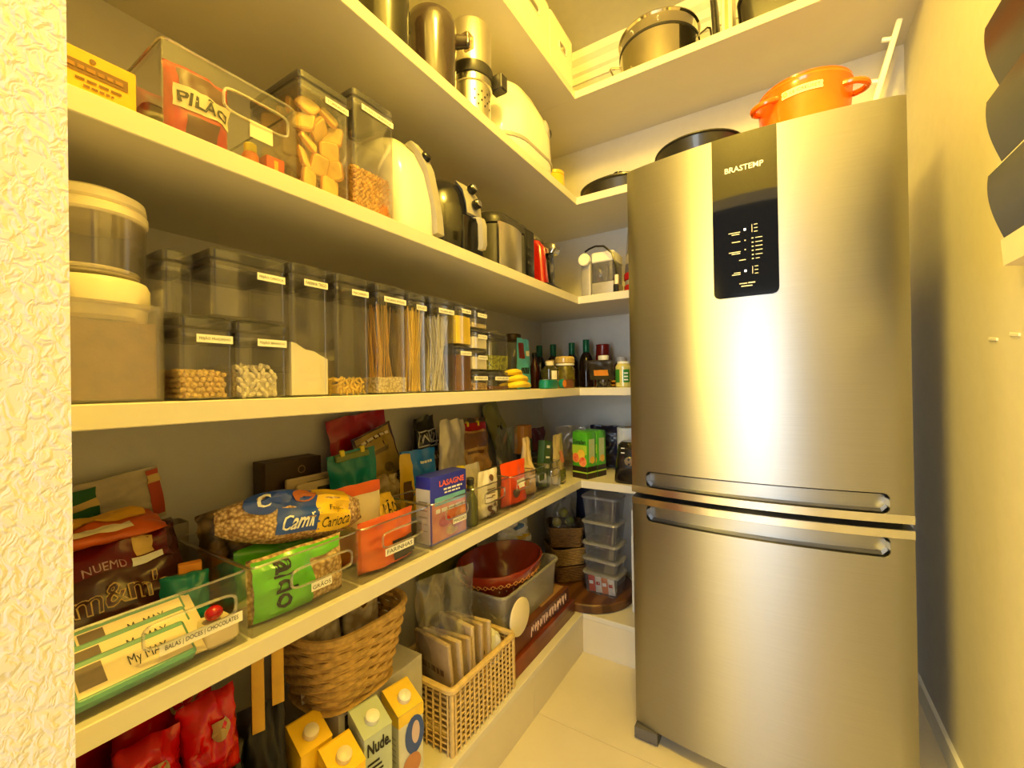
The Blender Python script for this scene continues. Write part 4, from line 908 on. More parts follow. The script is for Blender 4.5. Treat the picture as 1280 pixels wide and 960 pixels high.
# pouch hanging on the wall
t, S = bag('hanging_pouch', 'white cloth pouch with green and orange ends leaning against the wall', 'pouch', (-1.146, 0.290, Z3+0.145), (0.16, 0.06, 0), 0.20, 0.115, 0.02, M('pale_cloth', (206, 192, 164), 0.8, var=0.1, bump=0.3, bscale=30), 'pillow', 0.006, 19)
patch(t, S, 0.90, 0.995, 0.08, 0.96, M('orange_red', (196, 76, 34), 0.6), 'hem', 3, 6, 0.003); patch(t, S, 0.90, 0.995, 0.72, 0.86, GOLDP, 'hem_stripe', 3, 2, 0.0045)
patch(t, S, 0.22, 0.48, 0.42, 0.92, M('green_cloth', (40, 104, 52), 0.7), 'print', 5, 5, 0.003); patch(t, S, 0.10, 0.48, 0.60, 0.72, GOLDP, 'print', 6, 2, 0.0045)
t = thing('storage_tray', 'low taupe tray lying behind the sweets, under the cloth pouch', 'tray', (-1.14, 0.300, Z3)); MB().shell(0, 0, 0.06, 0.24, 0, 0.143, 0.01, 0.003).build('tray_body', M('taupe', (170, 160, 140), 0.5), t)
# --- grain bin
CARIOCA = M('carioca_beans', (226, 196, 150), 0.4, vor=150, c2=(150, 110, 70), bump=0.8, coat=0.5)
CBLUE = M('pack_blue', (30, 76, 190), 0.3, var=0.06, coat=0.3); CYEL = M('pack_yellow', (244, 200, 40), 0.3, var=0.04, coat=0.3)
t, S = bag('bean_bag', 'bag of pale beans with blue and yellow band lying on the grain bin', 'bag', (-0.853, 0.515, Z3+0.117), (-0.16, -0.50, -0.05), 0.300, 0.105, 0.090, CARIOCA, 'roll', 0.006, 22, nu=24)
patch(t, S, 0.30, 0.60, 0.10, 0.95, CBLUE, 'print', 12, 10, 0.0018); patch(t, S, 0.58, 0.86, 0.06, 0.97, CYEL, 'print', 10, 10, 0.0022)
disc_patch(t, S, 0.22, 0.72, 0.11, 0.24, CBLUE, 'print', 0.003, 24); txt(t, 'Camil', S, 0.335, 0.555, 0.16, 0.38, WPRINT, 0.004, bold=0.02, shear=0.2)
txt(t, 'Feijão', S, 0.66, 0.80, 0.34, 0.50, INK, 0.004, shear=0.2); txt(t, 'Carioca', S, 0.62, 0.84, 0.12, 0.30, INK, 0.004, shear=0.2)
disc_patch(t, S, 0.50, 0.78, 0.08, 0.13, M('bean_photo', (196, 112, 60), 0.5), 'print', 0.004, 20); txt(t, 'C', S, 0.18, 0.27, 0.60, 0.84, WPRINT, 0.0045, bold=0.02, shear=0.2)
GRN = M('pack_green', (96, 190, 36), 0.25, var=0.06, coat=0.3)
t, S = bag('grain_bag', 'bright green grain bag with dark vertical lettering in the bin', 'bag', (-0.818, 0.492, Z3+0.002), (0, -0.06, -0.05), 0.190, 0.116, 0.050, OAT, 'pillow', 0.005, 24)
patch(t, S, 0.03, 0.60, 0.03, 0.97, GRN, 'print', 12, 12, 0.0018); patch(t, S, 0.60, 0.97, 0.78, 0.97, GRN, 'print', 6, 4, 0.0018)
SV = lambda a, b: S(0.20+0.24*b, 0.92-0.80*a)
txt(t, 'aldo', SV, 0.02, 0.98, 0.05, 0.95, INK, 0.0036, bold=0.02)
t, S = bag('grain_bag', 'green topped grain bag tucked under the bean bag', 'bag', (-0.90, 0.50, Z3+0.006), (0, -0.10, 0.05), 0.17, 0.112, 0.045, GRN, 'pillow', 0.006, 25)
t, S = bag('clear_food_bag', 'crumpled clear bag of dried food behind the grain bin end', 'bag', (-1.02, 0.480, Z3+0.01), (0, -0.15, 0.05), 0.15, 0.16, 0.07, M('dried_food', (150, 118, 70), 0.35, vor=45, c2=(60, 44, 22), bump=0.8, coat=0.4), 'pillow', 0.012, 26)
# --- boxes at the back
t, S, S2 = boxpack('chocolate_box', 'dark brown gift box standing against the wall behind the bean bag', 'box', (-1.13, 0.655, Z3), 0, 0.06, 0.155, 0.245, M('dark_brown_card', (74, 52, 24), 0.5)); words(t, S, 0.42, 0.88, 0.76, 0.03, M('dim_gold', (150, 120, 80), 0.5), 7); disc_patch(t, S, 0.62, 0.88, 0.07, 0.045, M('dim_gold',), 'emblem'); disc_patch(t, S, 0.62, 0.88, 0.05, 0.032, M('dark_brown_card',), 'emblem', 0.0016)
HND = M('cream_handle', (224, 200, 150), 0.45)
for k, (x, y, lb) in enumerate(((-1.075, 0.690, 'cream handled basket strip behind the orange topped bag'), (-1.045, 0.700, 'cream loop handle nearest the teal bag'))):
    t = thing('basket_handle', lb, 'basket', (x, y, Z3)); MB().rbox(0, 0, 0.012, 0.15, 0.0, 0.200-0.012*k, 0.004, 0.003).build('handle_board', HND, t); MB().rbox(0.0065, 0.01, 0.003, 0.06, 0.165-0.012*k, 0.185-0.012*k, 0.001, 0.001).build('dark_tab', DARK, t)  # a raised dark bar near the top of each board
ORG = M('orange_pouch', (232, 102, 26), 0.35, var=0.06)
t, S = bag('flour_bag', 'cream paper bag with orange top beside the bean bag', 'bag', (-0.890, 0.690, Z3+0.005), (0, 0, -0.05), 0.130, 0.190, 0.045, CRM, 'stand', 0.003, 31)
patch(t, S, 0.0, 1.0, 0.86, 1.0, ORG, 'print', 10, 4, 0.002); patch(t, S, 0.02, 0.98, 0.04, 0.42, ORG, 'print', 10, 6, 0.002)
# --- orange pouch bin
t, S = bag('flour_pouch', 'orange stand-up pouch with charcoal label in its bin', 'pouch', (-0.826, 0.722, Z3+0.004), (0, 0, 0.02), 0.175, 0.116, 0.055, M('clear_pouch_orange', (220, 112, 44), 0.3, var=0.1, c2=(196, 76, 24), scale=10, coat=0.3), 'stand', 0.004, 33)
patch(t, S, 0.50, 0.94, 0.03, 0.46, M('charcoal_label', (58, 54, 52), 0.5), 'label', 8, 6, 0.003); txt(t, 'pouf', S, 0.58, 0.80, 0.24, 0.36, WPRINT, 0.0042, shear=0.2)
t, S = bag('bread_mix_pack', 'yellow packet with dark lettering lying in the orange pouch bin', 'packet', (-0.885, 0.788, Z3+0.070), (0, -0.55, -0.05), 0.075, 0.085, 0.03, CYEL, 'pillow', 0.003, 34); txt(t, 'PÃO', S, 0.3, 0.9, 0.25, 0.7, INK, 0.003)
t, S = bag('clear_food_bag', 'crinkled clear bag between the pouch bin and lasagne box', 'bag', (-1.0, 0.880, Z3+0.006), (0, -0.05, -0.2), 0.09, 0.165, 0.045, M('crinkle', (176, 150, 96), 0.2, var=0.2, scale=40, coat=0.5), 'pillow', 0.010, 35)
# --- lasagne box
LBL = M('box_blue', (44, 52, 190), 0.35, var=0.04); 
t, S, S2 = boxpack('lasagne_box', 'blue lasagne box standing in a clear bin', 'box', (-0.822, 0.924, Z3+0.004), -0.02, 0.055, 0.150, 0.184, LBL)
patch(t, S, 0.03, 0.97, 0.03, 0.60, M('lasagne_photo', (224, 150, 96), 0.4, var=0.25, scale=22, c2=(186, 74, 48)), 'picture')
patch(t, S, 0.10, 0.95, 0.56, 0.68, M('sky_print', (120, 190, 220), 0.4, var=0.15, scale=25), 'picture', off=0.0012)
txt(t, 'LASAGNE', S, 0.22, 0.92, 0.83, 0.92, M('coral_print', (238, 110, 90), 0.5), 0.0014, bold=0.03); words(t, S, 0.34, 0.86, 0.765, 0.028, WPRINT, 11); words(t, S, 0.36, 0.82, 0.715, 0.025, WPRINT, 12)
words(t, S, 0.12, 0.92, 0.45, 0.06, WPRINT, 13, 0.0026)
for (a, b, c_) in ((0.70, 0.22, (226, 110, 80)), (0.55, 0.14, (240, 200, 90)), (0.80, 0.34, (240, 170, 130)), (0.36, 0.30, (210, 60, 40))): disc_patch(t, S, a, b, 0.16, 0.08, M('food_%d%d' % (a*100, b*100), c_, 0.5, var=0.2, scale=40), 'picture', 0.0016)
patch(t, S2, 0.02, 0.98, 0.02, 0.82, M('box_side_white', (226, 226, 232), 0.45), 'side_print')
for z in (0.2, 0.3, 0.4, 0.5, 0.62): patch(t, S2, 0.2, 0.8, z, z+0.02, M('grey_print', (150, 150, 160), 0.6), 'side_text', off=0.0012)
# --- bags piled behind
REDB = M('red_foil_bag', (188, 26, 28), 0.28, var=0.1, coat=0.3)
t, S = bag('snack_bag', 'red foil bag leaning against the wall behind the gold packet', 'bag', (-1.128, 0.920, Z3+0.005), (0.10, -0.03, 0.0), 0.22, 0.345, 0.045, REDB, 'crimp', 0.010, 41)
t, S = bag('pasta_bag', 'tilted dark brown bag with a large gold label', 'bag', (-1.060, 0.985, Z3+0.005), (0.32, -0.05, -0.08), 0.150, 0.310, 0.040, M('dark_maroon', (74, 24, 22), 0.25, var=0.15, coat=0.4), 'crimp', 0.006, 42)
patch(t, S, 0.08, 0.92, 0.40, 0.98, M('olive_gold', (170, 140, 46), 0.4, var=0.06), 'label', 10, 10, 0.002); words(t, S, 0.2, 0.9, 0.90, 0.03, CRM, 8, 0.0034)
txt(t, 'BOTTEGA', S, 0.30, 0.88, 0.44, 0.50, INK, 0.0032, bold=0.02); patch(t, S, 0.30, 0.72, 0.76, 0.80, M('olive_dark2', (120, 96, 30), 0.5), 'print', 4, 1, 0.0032); disc_patch(t, S, 0.55, 0.59, 0.14, 0.05, M('olive_dark2',), 'print', 0.003)
t, S = bag('snack_bag', 'teal bag closed with a yellow-tipped clip', 'bag', (-1.000, 0.790, Z3+0.005), (0.10, -0.03, -0.15), 0.125, 0.255, 0.05, TEAL, 'stand', 0.010, 43, topw=1.15)
cl = MB().rbox(0, 0, 0.014, 0.10, 0.231, 0.251, 0.004, 0.003).build('clip', M('clip_green', (120, 130, 50), 0.35), t)
for y in (-0.03, 0.03): MB().rbox(0.004, y, 0.010, 0.012, 0.245, 0.263, 0.002, 0.002).build('clip_tab', M('clip_yellow', (240, 214, 40), 0.35), cl)
BLKF = M('black_foil_bag', (34, 30, 28), 0.3, var=0.1, coat=0.3)
t, S = bag('coffee_bag', 'black pointed bag with white boxed lettering', 'bag', (-1.095, 1.165, Z3+0.005), (0.05, -0.05, -0.1), 0.150, 0.320, 0.06, BLKF, 'crimp', 0.010, 44, topw=0.6)
patch(t, S, 0.08, 0.95, 0.66, 0.84, WPRINT, 'label_frame', 8, 4, 0.0025); patch(t, S, 0.11, 0.92, 0.675, 0.825, BLKF, 'label', 8, 4, 0.0036); txt(t, 'WANZ', S, 0.16, 0.86, 0.70, 0.80, WPRINT, 0.0046, bold=0.02)
patch(t, S, 0.06, 0.94, 0.40, 0.60, M('tan_print', (150, 116, 64), 0.5), 'print', 8, 4, 0.0025); words(t, S, 0.25, 0.8, 0.50, 0.05, CRM, 9, 0.004)
t, S = bag('snack_bag', 'blue bag with yellow edge between the gold label bag and lasagne box', 'bag', (-0.985, 1.005, Z3+0.005), (0.02, -0.03, -0.15), 0.140, 0.225, 0.05, M('bright_blue', (30, 124, 225), 0.3, var=0.08, coat=0.3), 'stand', 0.006, 45)
patch(t, S, 0.0, 0.28, 0.1, 0.97, CYEL, 'print', 4, 10, 0.002); patch(t, S, 0.04, 0.22, 0.2, 0.6, M('nut_photo', (120, 84, 40), 0.5, var=0.2, scale=60), 'print', 4, 6, 0.003); words(t, S, 0.5, 0.85, 0.80, 0.04, WPRINT, 10, 0.003)
SILVF = M('silver_foil', (206, 198, 184), 0.3, 0.35, var=0.1, bump=0.2, bscale=30)
t, S = bag('flour_bag', 'tall silvery white bag with folded open top', 'bag', (-0.990, 1.165, Z3+0.005), (-0.06, -0.04, -0.15), 0.145, 0.310, 0.055, SILVF, 'stand', 0.009, 46, topw=0.75)
# --- white printed pouch bin and others
WPCH = M('white_pouch', (236, 228, 214), 0.35, var=0.05)
t, S = bag('nut_pouch', 'white pouch with brown drawn pattern in a clear bin', 'pouch', (-0.825, 1.150, Z3+0.004), (0, 0.0, 0.0), 0.105, 0.150, 0.045, WPCH, 'stand', 0.006, 51)
for a, b in ((0.55, 0.82), (0.35, 0.2), (0.62, 0.28), (0.45, 0.08), (0.75, 0.14)): disc_patch(t, S, a, b, 0.12, 0.07, M('brown_draw', (110, 76, 52), 0.6), 'print', 0.003)
for z in (0.42, 0.50, 0.58): patch(t, S, 0.25, 0.75, z, z+0.02, M('brown_draw',), 'print', 5, 1, 0.003)
t, S = bag('nut_pouch', 'second white pouch behind the patterned pouch', 'pouch', (-0.895, 1.160, Z3+0.004), (0, 0.0, 0.1), 0.10, 0.165, 0.045, WPCH, 'stand', 0.006, 52)
bottle('olive_oil_bottle', 'slim olive green bottle at the edge of the white pouch bin', (-0.818, 1.050, Z3+0.003), [(0, 0), (0.020, 0), (0.0225, 0.003), (0.0225, 0.075), (0.012, 0.10), (0.010, 0.125), (0, 0.125)], M('olive_green', (104, 108, 40), 0.2, coat=0.4), cyl(0.0125, 0.124, 0.145), DARK)
GOLDB = M('cream_gold', (212, 168, 60), 0.35, var=0.1)
bottle('honey_bottle', 'small yellow honey bottle behind the white pouches', (-0.868, 1.065, Z3+0.003), [(0, 0), (0.024, 0), (0.026, 0.003), (0.026, 0.11), (0.014, 0.15), (0, 0.15)], GOLDB, cyl(0.014, 0.149, 0.175), M('yellow_cap',))
BR = M('brown_bag', (132, 84, 40), 0.35, var=0.15, scale=20, coat=0.3)
t, S = bag('pasta_bag', 'brown bag of golden pasta closed with a red clip', 'bag', (-1.003, 1.330, Z3+0.09), (0, -0.1, -0.1), 0.150, 0.185, 0.07, M('golden_pasta_bag', (206, 158, 78), 0.35, var=0.2, scale=30, coat=0.4), 'stand', 0.008, 53)
patch(t, S, 0.02, 0.98, 0.56, 0.86, BR, 'print', 8, 6, 0.0025); patch(t, S, 0.1, 0.7, 0.44, 0.5, BR, 'print', 6, 2, 0.003)
cl = MB().rbox(0, 0, 0.016, 0.14, 0.168, 0.200, 0.004, 0.003).build('clip', RED, t)
for y in (-0.035, 0.025): MB().rbox(0.004, y, 0.012, 0.010, 0.186, 0.206, 0.002, 0.002).build('clip_tab', M('clip_yellow',), cl)
t, S, _ = boxpack('food_box', 'brown card box supporting the golden pasta bag', 'box', (-1.005, 1.325, Z3+0.004), 0, 0.11, 0.14, 0.084, BR)
t, S = bag('nut_bag', 'beige striped bag tucked behind the golden pasta bag', 'bag', (-1.12, 1.50, Z3+0.005), (0, -0.03, 0), 0.14, 0.29, 0.06, M('beige_striped', (170, 134, 84), 0.4, wave=12, c2=(110, 80, 44)), 'crimp', 0.009, 54)
OB = M('orange_bright', (238, 82, 22), 0.3, var=0.05)
t, S = bag('flour_pouch', 'bright orange pouch with white lettering panel', 'pouch', (-0.826, 1.312, Z3+0.004), (0, 0.0, -0.05), 0.150, 0.155, 0.05, OB, 'stand', 0.004, 55)
patch(t, S, 0.48, 0.86, 0.44, 0.56, WPRINT, 'print', 4, 2, 0.003); patch(t, S, 0.54, 0.80, 0.36, 0.44, WPRINT, 'print', 4, 2, 0.003); disc_patch(t, S, 0.42, 0.28, 0.16, 0.10, M('grey_print2', (110, 96, 90), 0.5), 'print', 0.003)
t, S = bag('flour_bag', 'tall beige bag with rolled neck in the narrow bin', 'bag', (-0.845, 1.450, Z3+0.004), (0.06, 0, 0), 0.085, 0.225, 0.06, M('beige_bag', (216, 190, 140), 0.4, var=0.08, scale=12), 'stand', 0.008, 56, topw=0.6)
for z in (0.30, 0.36, 0.42): patch(t, S, 0.25, 0.75, z, z+0.015, INK, 'print', 5, 1, 0.003)
t, S = bag('clear_food_bag', 'shiny clear bag standing behind the tall beige bag', 'bag', (-0.985, 1.520, Z3+0.005), (0, 0, -0.1), 0.14, 0.250, 0.05, FILM, 'stand', 0.010, 57)
t, S, _ = boxpack('pasta_box', 'orange and green food box behind the corner bins', 'box', (-1.0, 1.680, Z3+0.125), 0.1, 0.05, 0.085, 0.125, M('orange_box', (222, 148, 50), 0.45)); patch(t, S, 0, 1, 0, 0.5, M('forest', (52, 84, 44), 0.5), 'print')
t, S, _ = boxpack('pasta_box', 'plain dark box under the orange and green box', 'box', (-1.0, 1.685, Z3+0.002), 0.1, 0.09, 0.10, 0.120, DARK)
t, S, _ = boxpack('tea_box', 'dark green box with white lettering tilted in the corner bin', 'box', (-0.842, 1.568, Z3+0.010), 0, 0.030, 0.070, 0.190, M('forest',), rot=(-0.16, 0, 0.0)); patch(t, S, 0.3, 0.7, 0.84, 0.90, WPRINT, 'print'); patch(t, S, 0.25, 0.75, 0.62, 0.66, WPRINT, 'print'); patch(t, S, 0.2, 0.8, 0.40, 0.50, M('pale_print', (200, 196, 170), 0.5), 'print')
t, S = bag('spice_pouch', 'beige standing pouch with green base at the shelf corner', 'pouch', (-0.83, 1.690, Z3), (0, 0, 0), 0.100, 0.215, 0.05, M('beige_pouch', (196, 176, 120), 0.35, var=0.12, scale=14, coat=0.3), 'stand', 0.006, 58, topw=0.85)
patch(t, S, 0.1, 0.9, 0.02, 0.30, M('olive_green',), 'print', 6, 4, 0.0025); disc_patch(t, S, 0.5, 0.55, 0.22, 0.12, M('rose_print', (190, 120, 90), 0.5), 'print', 0.003)
t, S = bag('leek_bag', 'long pale green bag leaning up to the shelf above', 'bag', (-1.115, 1.76, Z3+0.005), (0.42, -0.02, -0.1), 0.11, 0.385, 0.045, M('pale_green', (160, 160, 104), 0.4, var=0.08), 'crimp', 0.006, 59); txt(t, 'T', S, 0.4, 0.7, 0.62, 0.70, INK, 0.003, bold=0.03)
PUR = M('purple_foil', (104, 22, 52), 0.3, var=0.15, coat=0.3)
for k, (x, y, rz, m_, lb) in enumerate(((-1.10, 1.99, 0.0, PUR, 'purple snack bag standing in the back corner'), (-0.95, 2.09, -1.2, SILVF, 'grey silver snack bag standing in the back corner'), (-0.775, 2.14, -1.4, M('navy_foil', (36, 34, 60), 0.3, coat=0.3), 'navy snack bag behind the juice cartons'))):
    t, S = bag('snack_bag', lb, 'bag', (x, y, Z3), (0, -0.03, rz), 0.16, 0.205+0.005*k, 0.06, m_, 'crimp', 0.010, 60+k)
# --- juice cartons on the back run
JG = M('juice_green', (84, 176, 44), 0.3, var=0.05, coat=0.3); JD = M('juice_dark', (48, 34, 26), 0.35)
JL = M('juice_lime', (176, 214, 60), 0.35); GRF = M('grapefruit', (232, 70, 40), 0.4, vor=50, c2=(246, 150, 90)); GRR = M('grapefruit_rind', (246, 190, 60), 0.4)
for k, (x, y, lb) in enumerate(((-0.778, 1.862, 'green juice carton with grapefruit picture, front one of the pair'), (-0.757, 1.934, 'green juice carton standing behind the grapefruit one'))):
    t = thing('juice_carton', lb, 'carton', (x, y, Z3), (0, 0, -1.85), 'green juice cartons')
    MB().rbox(0, 0, 0.068, 0.084, 0, 0.212, 0.003, 0.002, 2).build('carton_body', JG, t)
    S = PL((0.034, -0.042, 0), (0, 0.084, 0), (0, 0, 0.212)); SR = PL((0.034, 0.042, 0), (-0.068, 0, 0), (0, 0, 0.212))
    for s_ in (S, SR): patch(t, s_, 0, 1, 0.0, 0.26, JD, 'print'); patch(t, s_, 0.0, 1, 0.12, 0.15, JL, 'print', off=0.0012)
    patch(t, S, 0, 1, 0.52, 0.72, JL, 'print'); txt(t, 'Suvalan', S, 0.05, 0.92, 0.74, 0.84, INK, 0.0014, bold=0.02, shear=0.15)
    for cu, cv, rr_ in ((0.25, 0.44, 0.26), (0.62, 0.52, 0.26), (0.72, 0.37, 0.27)):
        disc_patch(t, S, cu, cv, rr_, rr_*0.42, GRR, 'picture', 0.0016+0.0004*cu); disc_patch(t, S, cu, cv, rr_*0.86, rr_*0.36, GRF if cu != 0.62 else M('lemon_flesh', (248, 208, 70), 0.4), 'picture', 0.0022+0.0004*cu)
    MB().prism([(-0.03, 0.2125), (0.03, 0.2125), (0.0, 0.218)], -0.040, 0.040, 'y').build('folded_top', JG, t, smooth=False)
    patch(t, SR, 0.2, 0.8, 0.35, 0.85, M('pale_green2', (190, 206, 150), 0.4), 'print', off=0.0012); disc_patch(t, SR, 0.55, 0.40, 0.25, 0.08, GRR, 'picture', 0.002)
t = thing('paper_roll', 'white paper towel roll beside the juice cartons', 'roll', (-0.615, 2.02, Z3)); m = MB().lathe([(0.02, 0), (0.052, 0), (0.055, 0.003), (0.055, 0.222), (0.052, 0.225), (0.02, 0.225), (0.02, 0)], seg=32); m.build('paper', M('tissue', (238, 238, 236), 0.9, bump=0.3, bscale=120), t); MB().lathe([(0.0195, 0), (0.0195, 0.226), (0.0185, 0.226), (0.0185, 0.0)], seg=20).build('core', M('card_tube', (170, 130, 84), 0.8), t)
t = thing('grinder', 'black electric grinder with a silver dial by the refrigerator', 'grinder', (-0.565, 1.878, Z3))
MB().loft([[(x, y, z) for x, y in rr(d_, w_, 0.03, 5)] for z, d_, w_ in ((0, .118, .125), (0.006, .125, .13), (0.08, .115, .12), (0.14, .10, .11), (0.165, .095, .10), (0.178, .07, .08))]).build('housing', AFB, t)
MB().lathe(cyl(0.021, 0, 0.014, 0.003), seg=24).xf(Matrix.Translation((0.012, -0.056, 0.098)) @ Euler((PI/2+0.05, 0, 0)).to_matrix().to_4x4()).build('dial', STEEL, t)
for a in range(2): MB().box(-0.004+0.012, 0.004+0.012, -0.0725, -0.0705, 0.082+a*0.02, 0.09+a*0.02).build('dial_mark', INK, t, smooth=False)
for z in (0.130, 0.150): MB().rbox(-0.018, -0.0545, 0.016, 0.006, z, z+0.004, 0.001, 0.0005).build('indicator', WPRINT, t)

# ================================================================== low ledge with baskets, cartons and boxes
ZD = zD
WICK = M('wicker_tan', (216, 176, 98), 0.6, var=0.18, scale=60, bump=0.3, bscale=140); WICK2 = M('rattan_cream', (226, 196, 132), 0.55, var=0.1, scale=50)
def woven(parent, path_r, z0, z1, mat, rows, stakes, amp=0.004, r=0.0045, seg=72, name='weave'):
    """over-and-under weaving round a closed outline: path_r(angle, z) -> (x, y)"""
    m = MB(); per = []
    for k in range(rows):
        z = z0+(z1-z0)*(k+0.5)/rows; pts = []
        for i in range(seg):
            a = 2*PI*i/seg; x, y = path_r(a, z); l = math.hypot(x, y)
            q = amp*math.cos(stakes*a/2*1.0+PI*k); pts.append((x+x/l*q, y+y/l*q, z))
        m.tube(pts, [(z1-z0)/rows*0.52]*seg if r is None else r, 5, closed=True)
    m.build(name, mat, parent)
    m = MB()
    for k in range(stakes):
        a = 2*PI*(k+0.5)/stakes
        pts = [(*path_r(a, z0+(z1-z0)*j/4), z0+(z1-z0)*j/4) for j in range(5)]
        m.tube(pts, 0.0032, 5)
    m.build('stakes', mat, parent)
# dark crate and red packets
t = thing('crate', 'dark crate on the low ledge under the red packets', 'crate', (-0.975, 0.275, ZD)); MB().shell(0, 0, 0.30, 0.23, 0, 0.30, 0.012, 0.004).build('crate_body', M('crate_dark', (40, 34, 30), 0.5), t)
for z in (0.08, 0.16, 0.24): MB().box(0.1495, 0.153, -0.11, 0.11, z, z+0.012).build('crate_rib', DARK, t, smooth=False)
MB().rbox(0, 0, 0.285, 0.215, 0.287, 0.299, 0.01, 0.002).build('lid', M('crate_dark',), t)
RG = M('red_gloss_pack', (206, 8, 8), 0.22, var=0.1, coat=0.3)
for k, (x, y, z, rx, ry, rz, w_, h_, lb) in enumerate(((-0.872, 0.268, 0.304, 0.0, -0.15, -0.2, 0.085, 0.135, 'red glossy packet nearest the wall jamb'), (-0.876, 0.362, 0.304, 0.05, -0.10, -0.1, 0.088, 0.150, 'red glossy packet beside the yellow strap'), (-0.965, 0.325, 0.304, 0.0, -0.1, 0.0, 0.15, 0.215, 'large red packet standing behind the two smaller ones'), (-1.05, 0.235, 0.304, 0.05, -0.05, 0.1, 0.12, 0.200, 'red packet standing farthest back in the crate'), (-0.780, 0.330, 0.006, -0.05, 0.03, -0.15, 0.13, 0.34, 'red glossy packet lowest in front of the crate'))):
    t, S = bag('red_packet', lb, 'packet', (x, y, ZD+z), (rx, ry, rz), w_, h_, 0.06, RG, 'pillow', 0.009, 70+k, 'red packets')
    disc_patch(t, S, 0.62, 0.62, 0.16, 0.13, M('olive_print', (176, 150, 96), 0.5), 'print', 0.003)
t, S = bag('clear_food_bag', 'clear bag of dark dried fruit at the foot of the wall jamb', 'bag', (-0.885, 0.190, ZD+0.304), (0, -0.20, -0.2), 0.075, 0.11, 0.05, M('dried_fruit', (96, 78, 34), 0.25, vor=40, c2=(34, 24, 12), bump=0.8, coat=0.5), 'pillow', 0.010, 77)
# black tote bag with yellow straps
BLKC = M('black_cloth', (18, 17, 17), 0.6, var=0.2, bump=0.2, bscale=60)
t, S = bag('tote_bag', 'black shopping bag with yellow strap beside the yellow cartons', 'bag', (-0.885, 0.450, ZD), (0, -0.03, -0.35), 0.115, 0.375, 0.075, BLKC, 'stand', 0.016, 80, topw=0.7)
YST = M('yellow_strap', (214, 168, 50), 0.6)
MB().tube([(-0.02, -0.03, 0.33), (0.03, -0.045, 0.30), (0.055, -0.035, 0.25), (0.045, 0.0, 0.2), (0.05, 0.03, 0.16)], 0.011, 8).build('handle', BLACK, t)
for y, z0, z1 in ((-0.005, 0.33, 0.505), (0.030, 0.37, 0.515)):
    MB().rbox(0.015, y, 0.004, 0.022, z0, z1, 0.001, 0.0008).build('strap', YST, t)
# grey box with wicker basket on it
t, S, S2 = boxpack('cardboard_box', 'pale grey box with black emblem under the wicker basket', 'box', (-0.990, 0.735, ZD), 0, 0.27, 0.265, 0.265, M('grey_card', (196, 192, 184), 0.5)); patch(t, S, 0.06, 0.20, 0.70, 0.97, INK, 'emblem_panel'); disc_patch(t, S, 0.13, 0.84, 0.035, 0.05, WPRINT, 'emblem', 0.0014); words(t, S, 0.26, 0.75, 0.84, 0.04, M('grey_print',), 14)
t = thing('wicker_basket', 'tan woven wicker basket filled with white packets', 'basket', (-0.945, 0.680, ZD+0.266))
def wp(a, z):
    k = 0.64+0.36*min(1, z/0.19)**0.7; c, s = math.cos(a), math.sin(a); e = 3.2
    q = (abs(c)**e+abs(s)**e)**(-1/e)
    return (0.128*k*q*c, 0.140*k*q*s)
woven(t, wp, 0.008, 0.178, WICK, 13, 22, 0.0035, 0.0072, 88)
MB().loft([[(*wp(2*PI*i/40, 0.06), 0.004) for i in range(40)], [(*wp(2*PI*i/40, 0.01), 0.010) for i in range(40)]]).build('basket_floor', WICK, t)
MB().tube([(*wp(2*PI*i/60, 0.19), 0.184) for i in range(60)], 0.0085, 7, closed=True).build('rim', WICK, t)
MARSH = M('marshmallow', (232, 222, 200), 0.4, vor=38, c2=(170, 150, 116), bump=0.8, coat=0.4)
for k, (x, y, lb) in enumerate(((0.01, -0.06, 'clear packet of white pieces in the wicker basket, end near the yellow strap'), (0.015, 0.055, 'clear packet of white pieces in the wicker basket, end near the biscuit bag'), (-0.05, 0.0, 'clear packet of white pieces deepest in the wicker basket'))):
    t, S = bag('snack_packet', lb, 'packet', (-0.945+x, 0.680+y, ZD+0.28), (0, -0.1, -0.1), 0.105, 0.235, 0.05, MARSH, 'pillow', 0.007, 84+k, 'packets in the wicker basket')
    if k == 1: disc_patch(t, S, 0.45, 0.72, 0.16, 0.09, CRM, 'label', 0.003); disc_patch(t, S, 0.45, 0.72, 0.10, 0.055, M('brown_print',), 'label_print', 0.004)
# drink cartons
def carton(label, loc, rz, w, h, body, top, capc, group='drink cartons on the low ledge'):
    t = thing('drink_carton', label, 'carton', loc, (0, 0, rz), group)
    m = MB(); m.loft([[(x, y, 0) for x, y in rr(w, w, 0.004, 2)], [(x, y, h) for x, y in rr(w, w, 0.004, 2)]]); m.build('carton_body', body, t)
    q = w/2
    m = MB(); m.add([(-q, -q, h+0.0005), (q, -q, h+0.0005), (q, q, h+0.0005), (-q, q, h+0.0005), (-q, -q, h+0.03), (-q, q, h+0.03), (-q+0.006, -q, h+0.031), (-q+0.006, q, h+0.031)],
        [(0, 3, 2, 1), (1, 2, 7, 6), (0, 4, 5, 3), (4, 6, 7, 5), (0, 1, 6, 4), (3, 5, 7, 2)]); m.build('sloped_top', top, t, smooth=False)
    MB().lathe([(0.0, 0), (0.0155, 0), (0.0165, 0.002), (0.0155, 0.013), (0.012, 0.0155), (0, 0.016)], seg=20).xf(Matrix.Translation((0.006, 0, h+0.012)) @ Euler((0, 0.41, 0)).to_matrix().to_4x4()).build('cap', capc, t)
    return t, PL((q, -q, 0), (0, w, 0), (0, 0, h)), PL((-q, -q, 0), (w, 0, 0), (0, 0, h))
CY = M('carton_yellow', (252, 206, 40), 0.35, var=0.05); MINT = M('carton_mint', (186, 200, 184), 0.4, var=0.03); CW = M('carton_pale', (214, 214, 200), 0.4); CB = M('carton_blue', (44, 78, 160), 0.35)
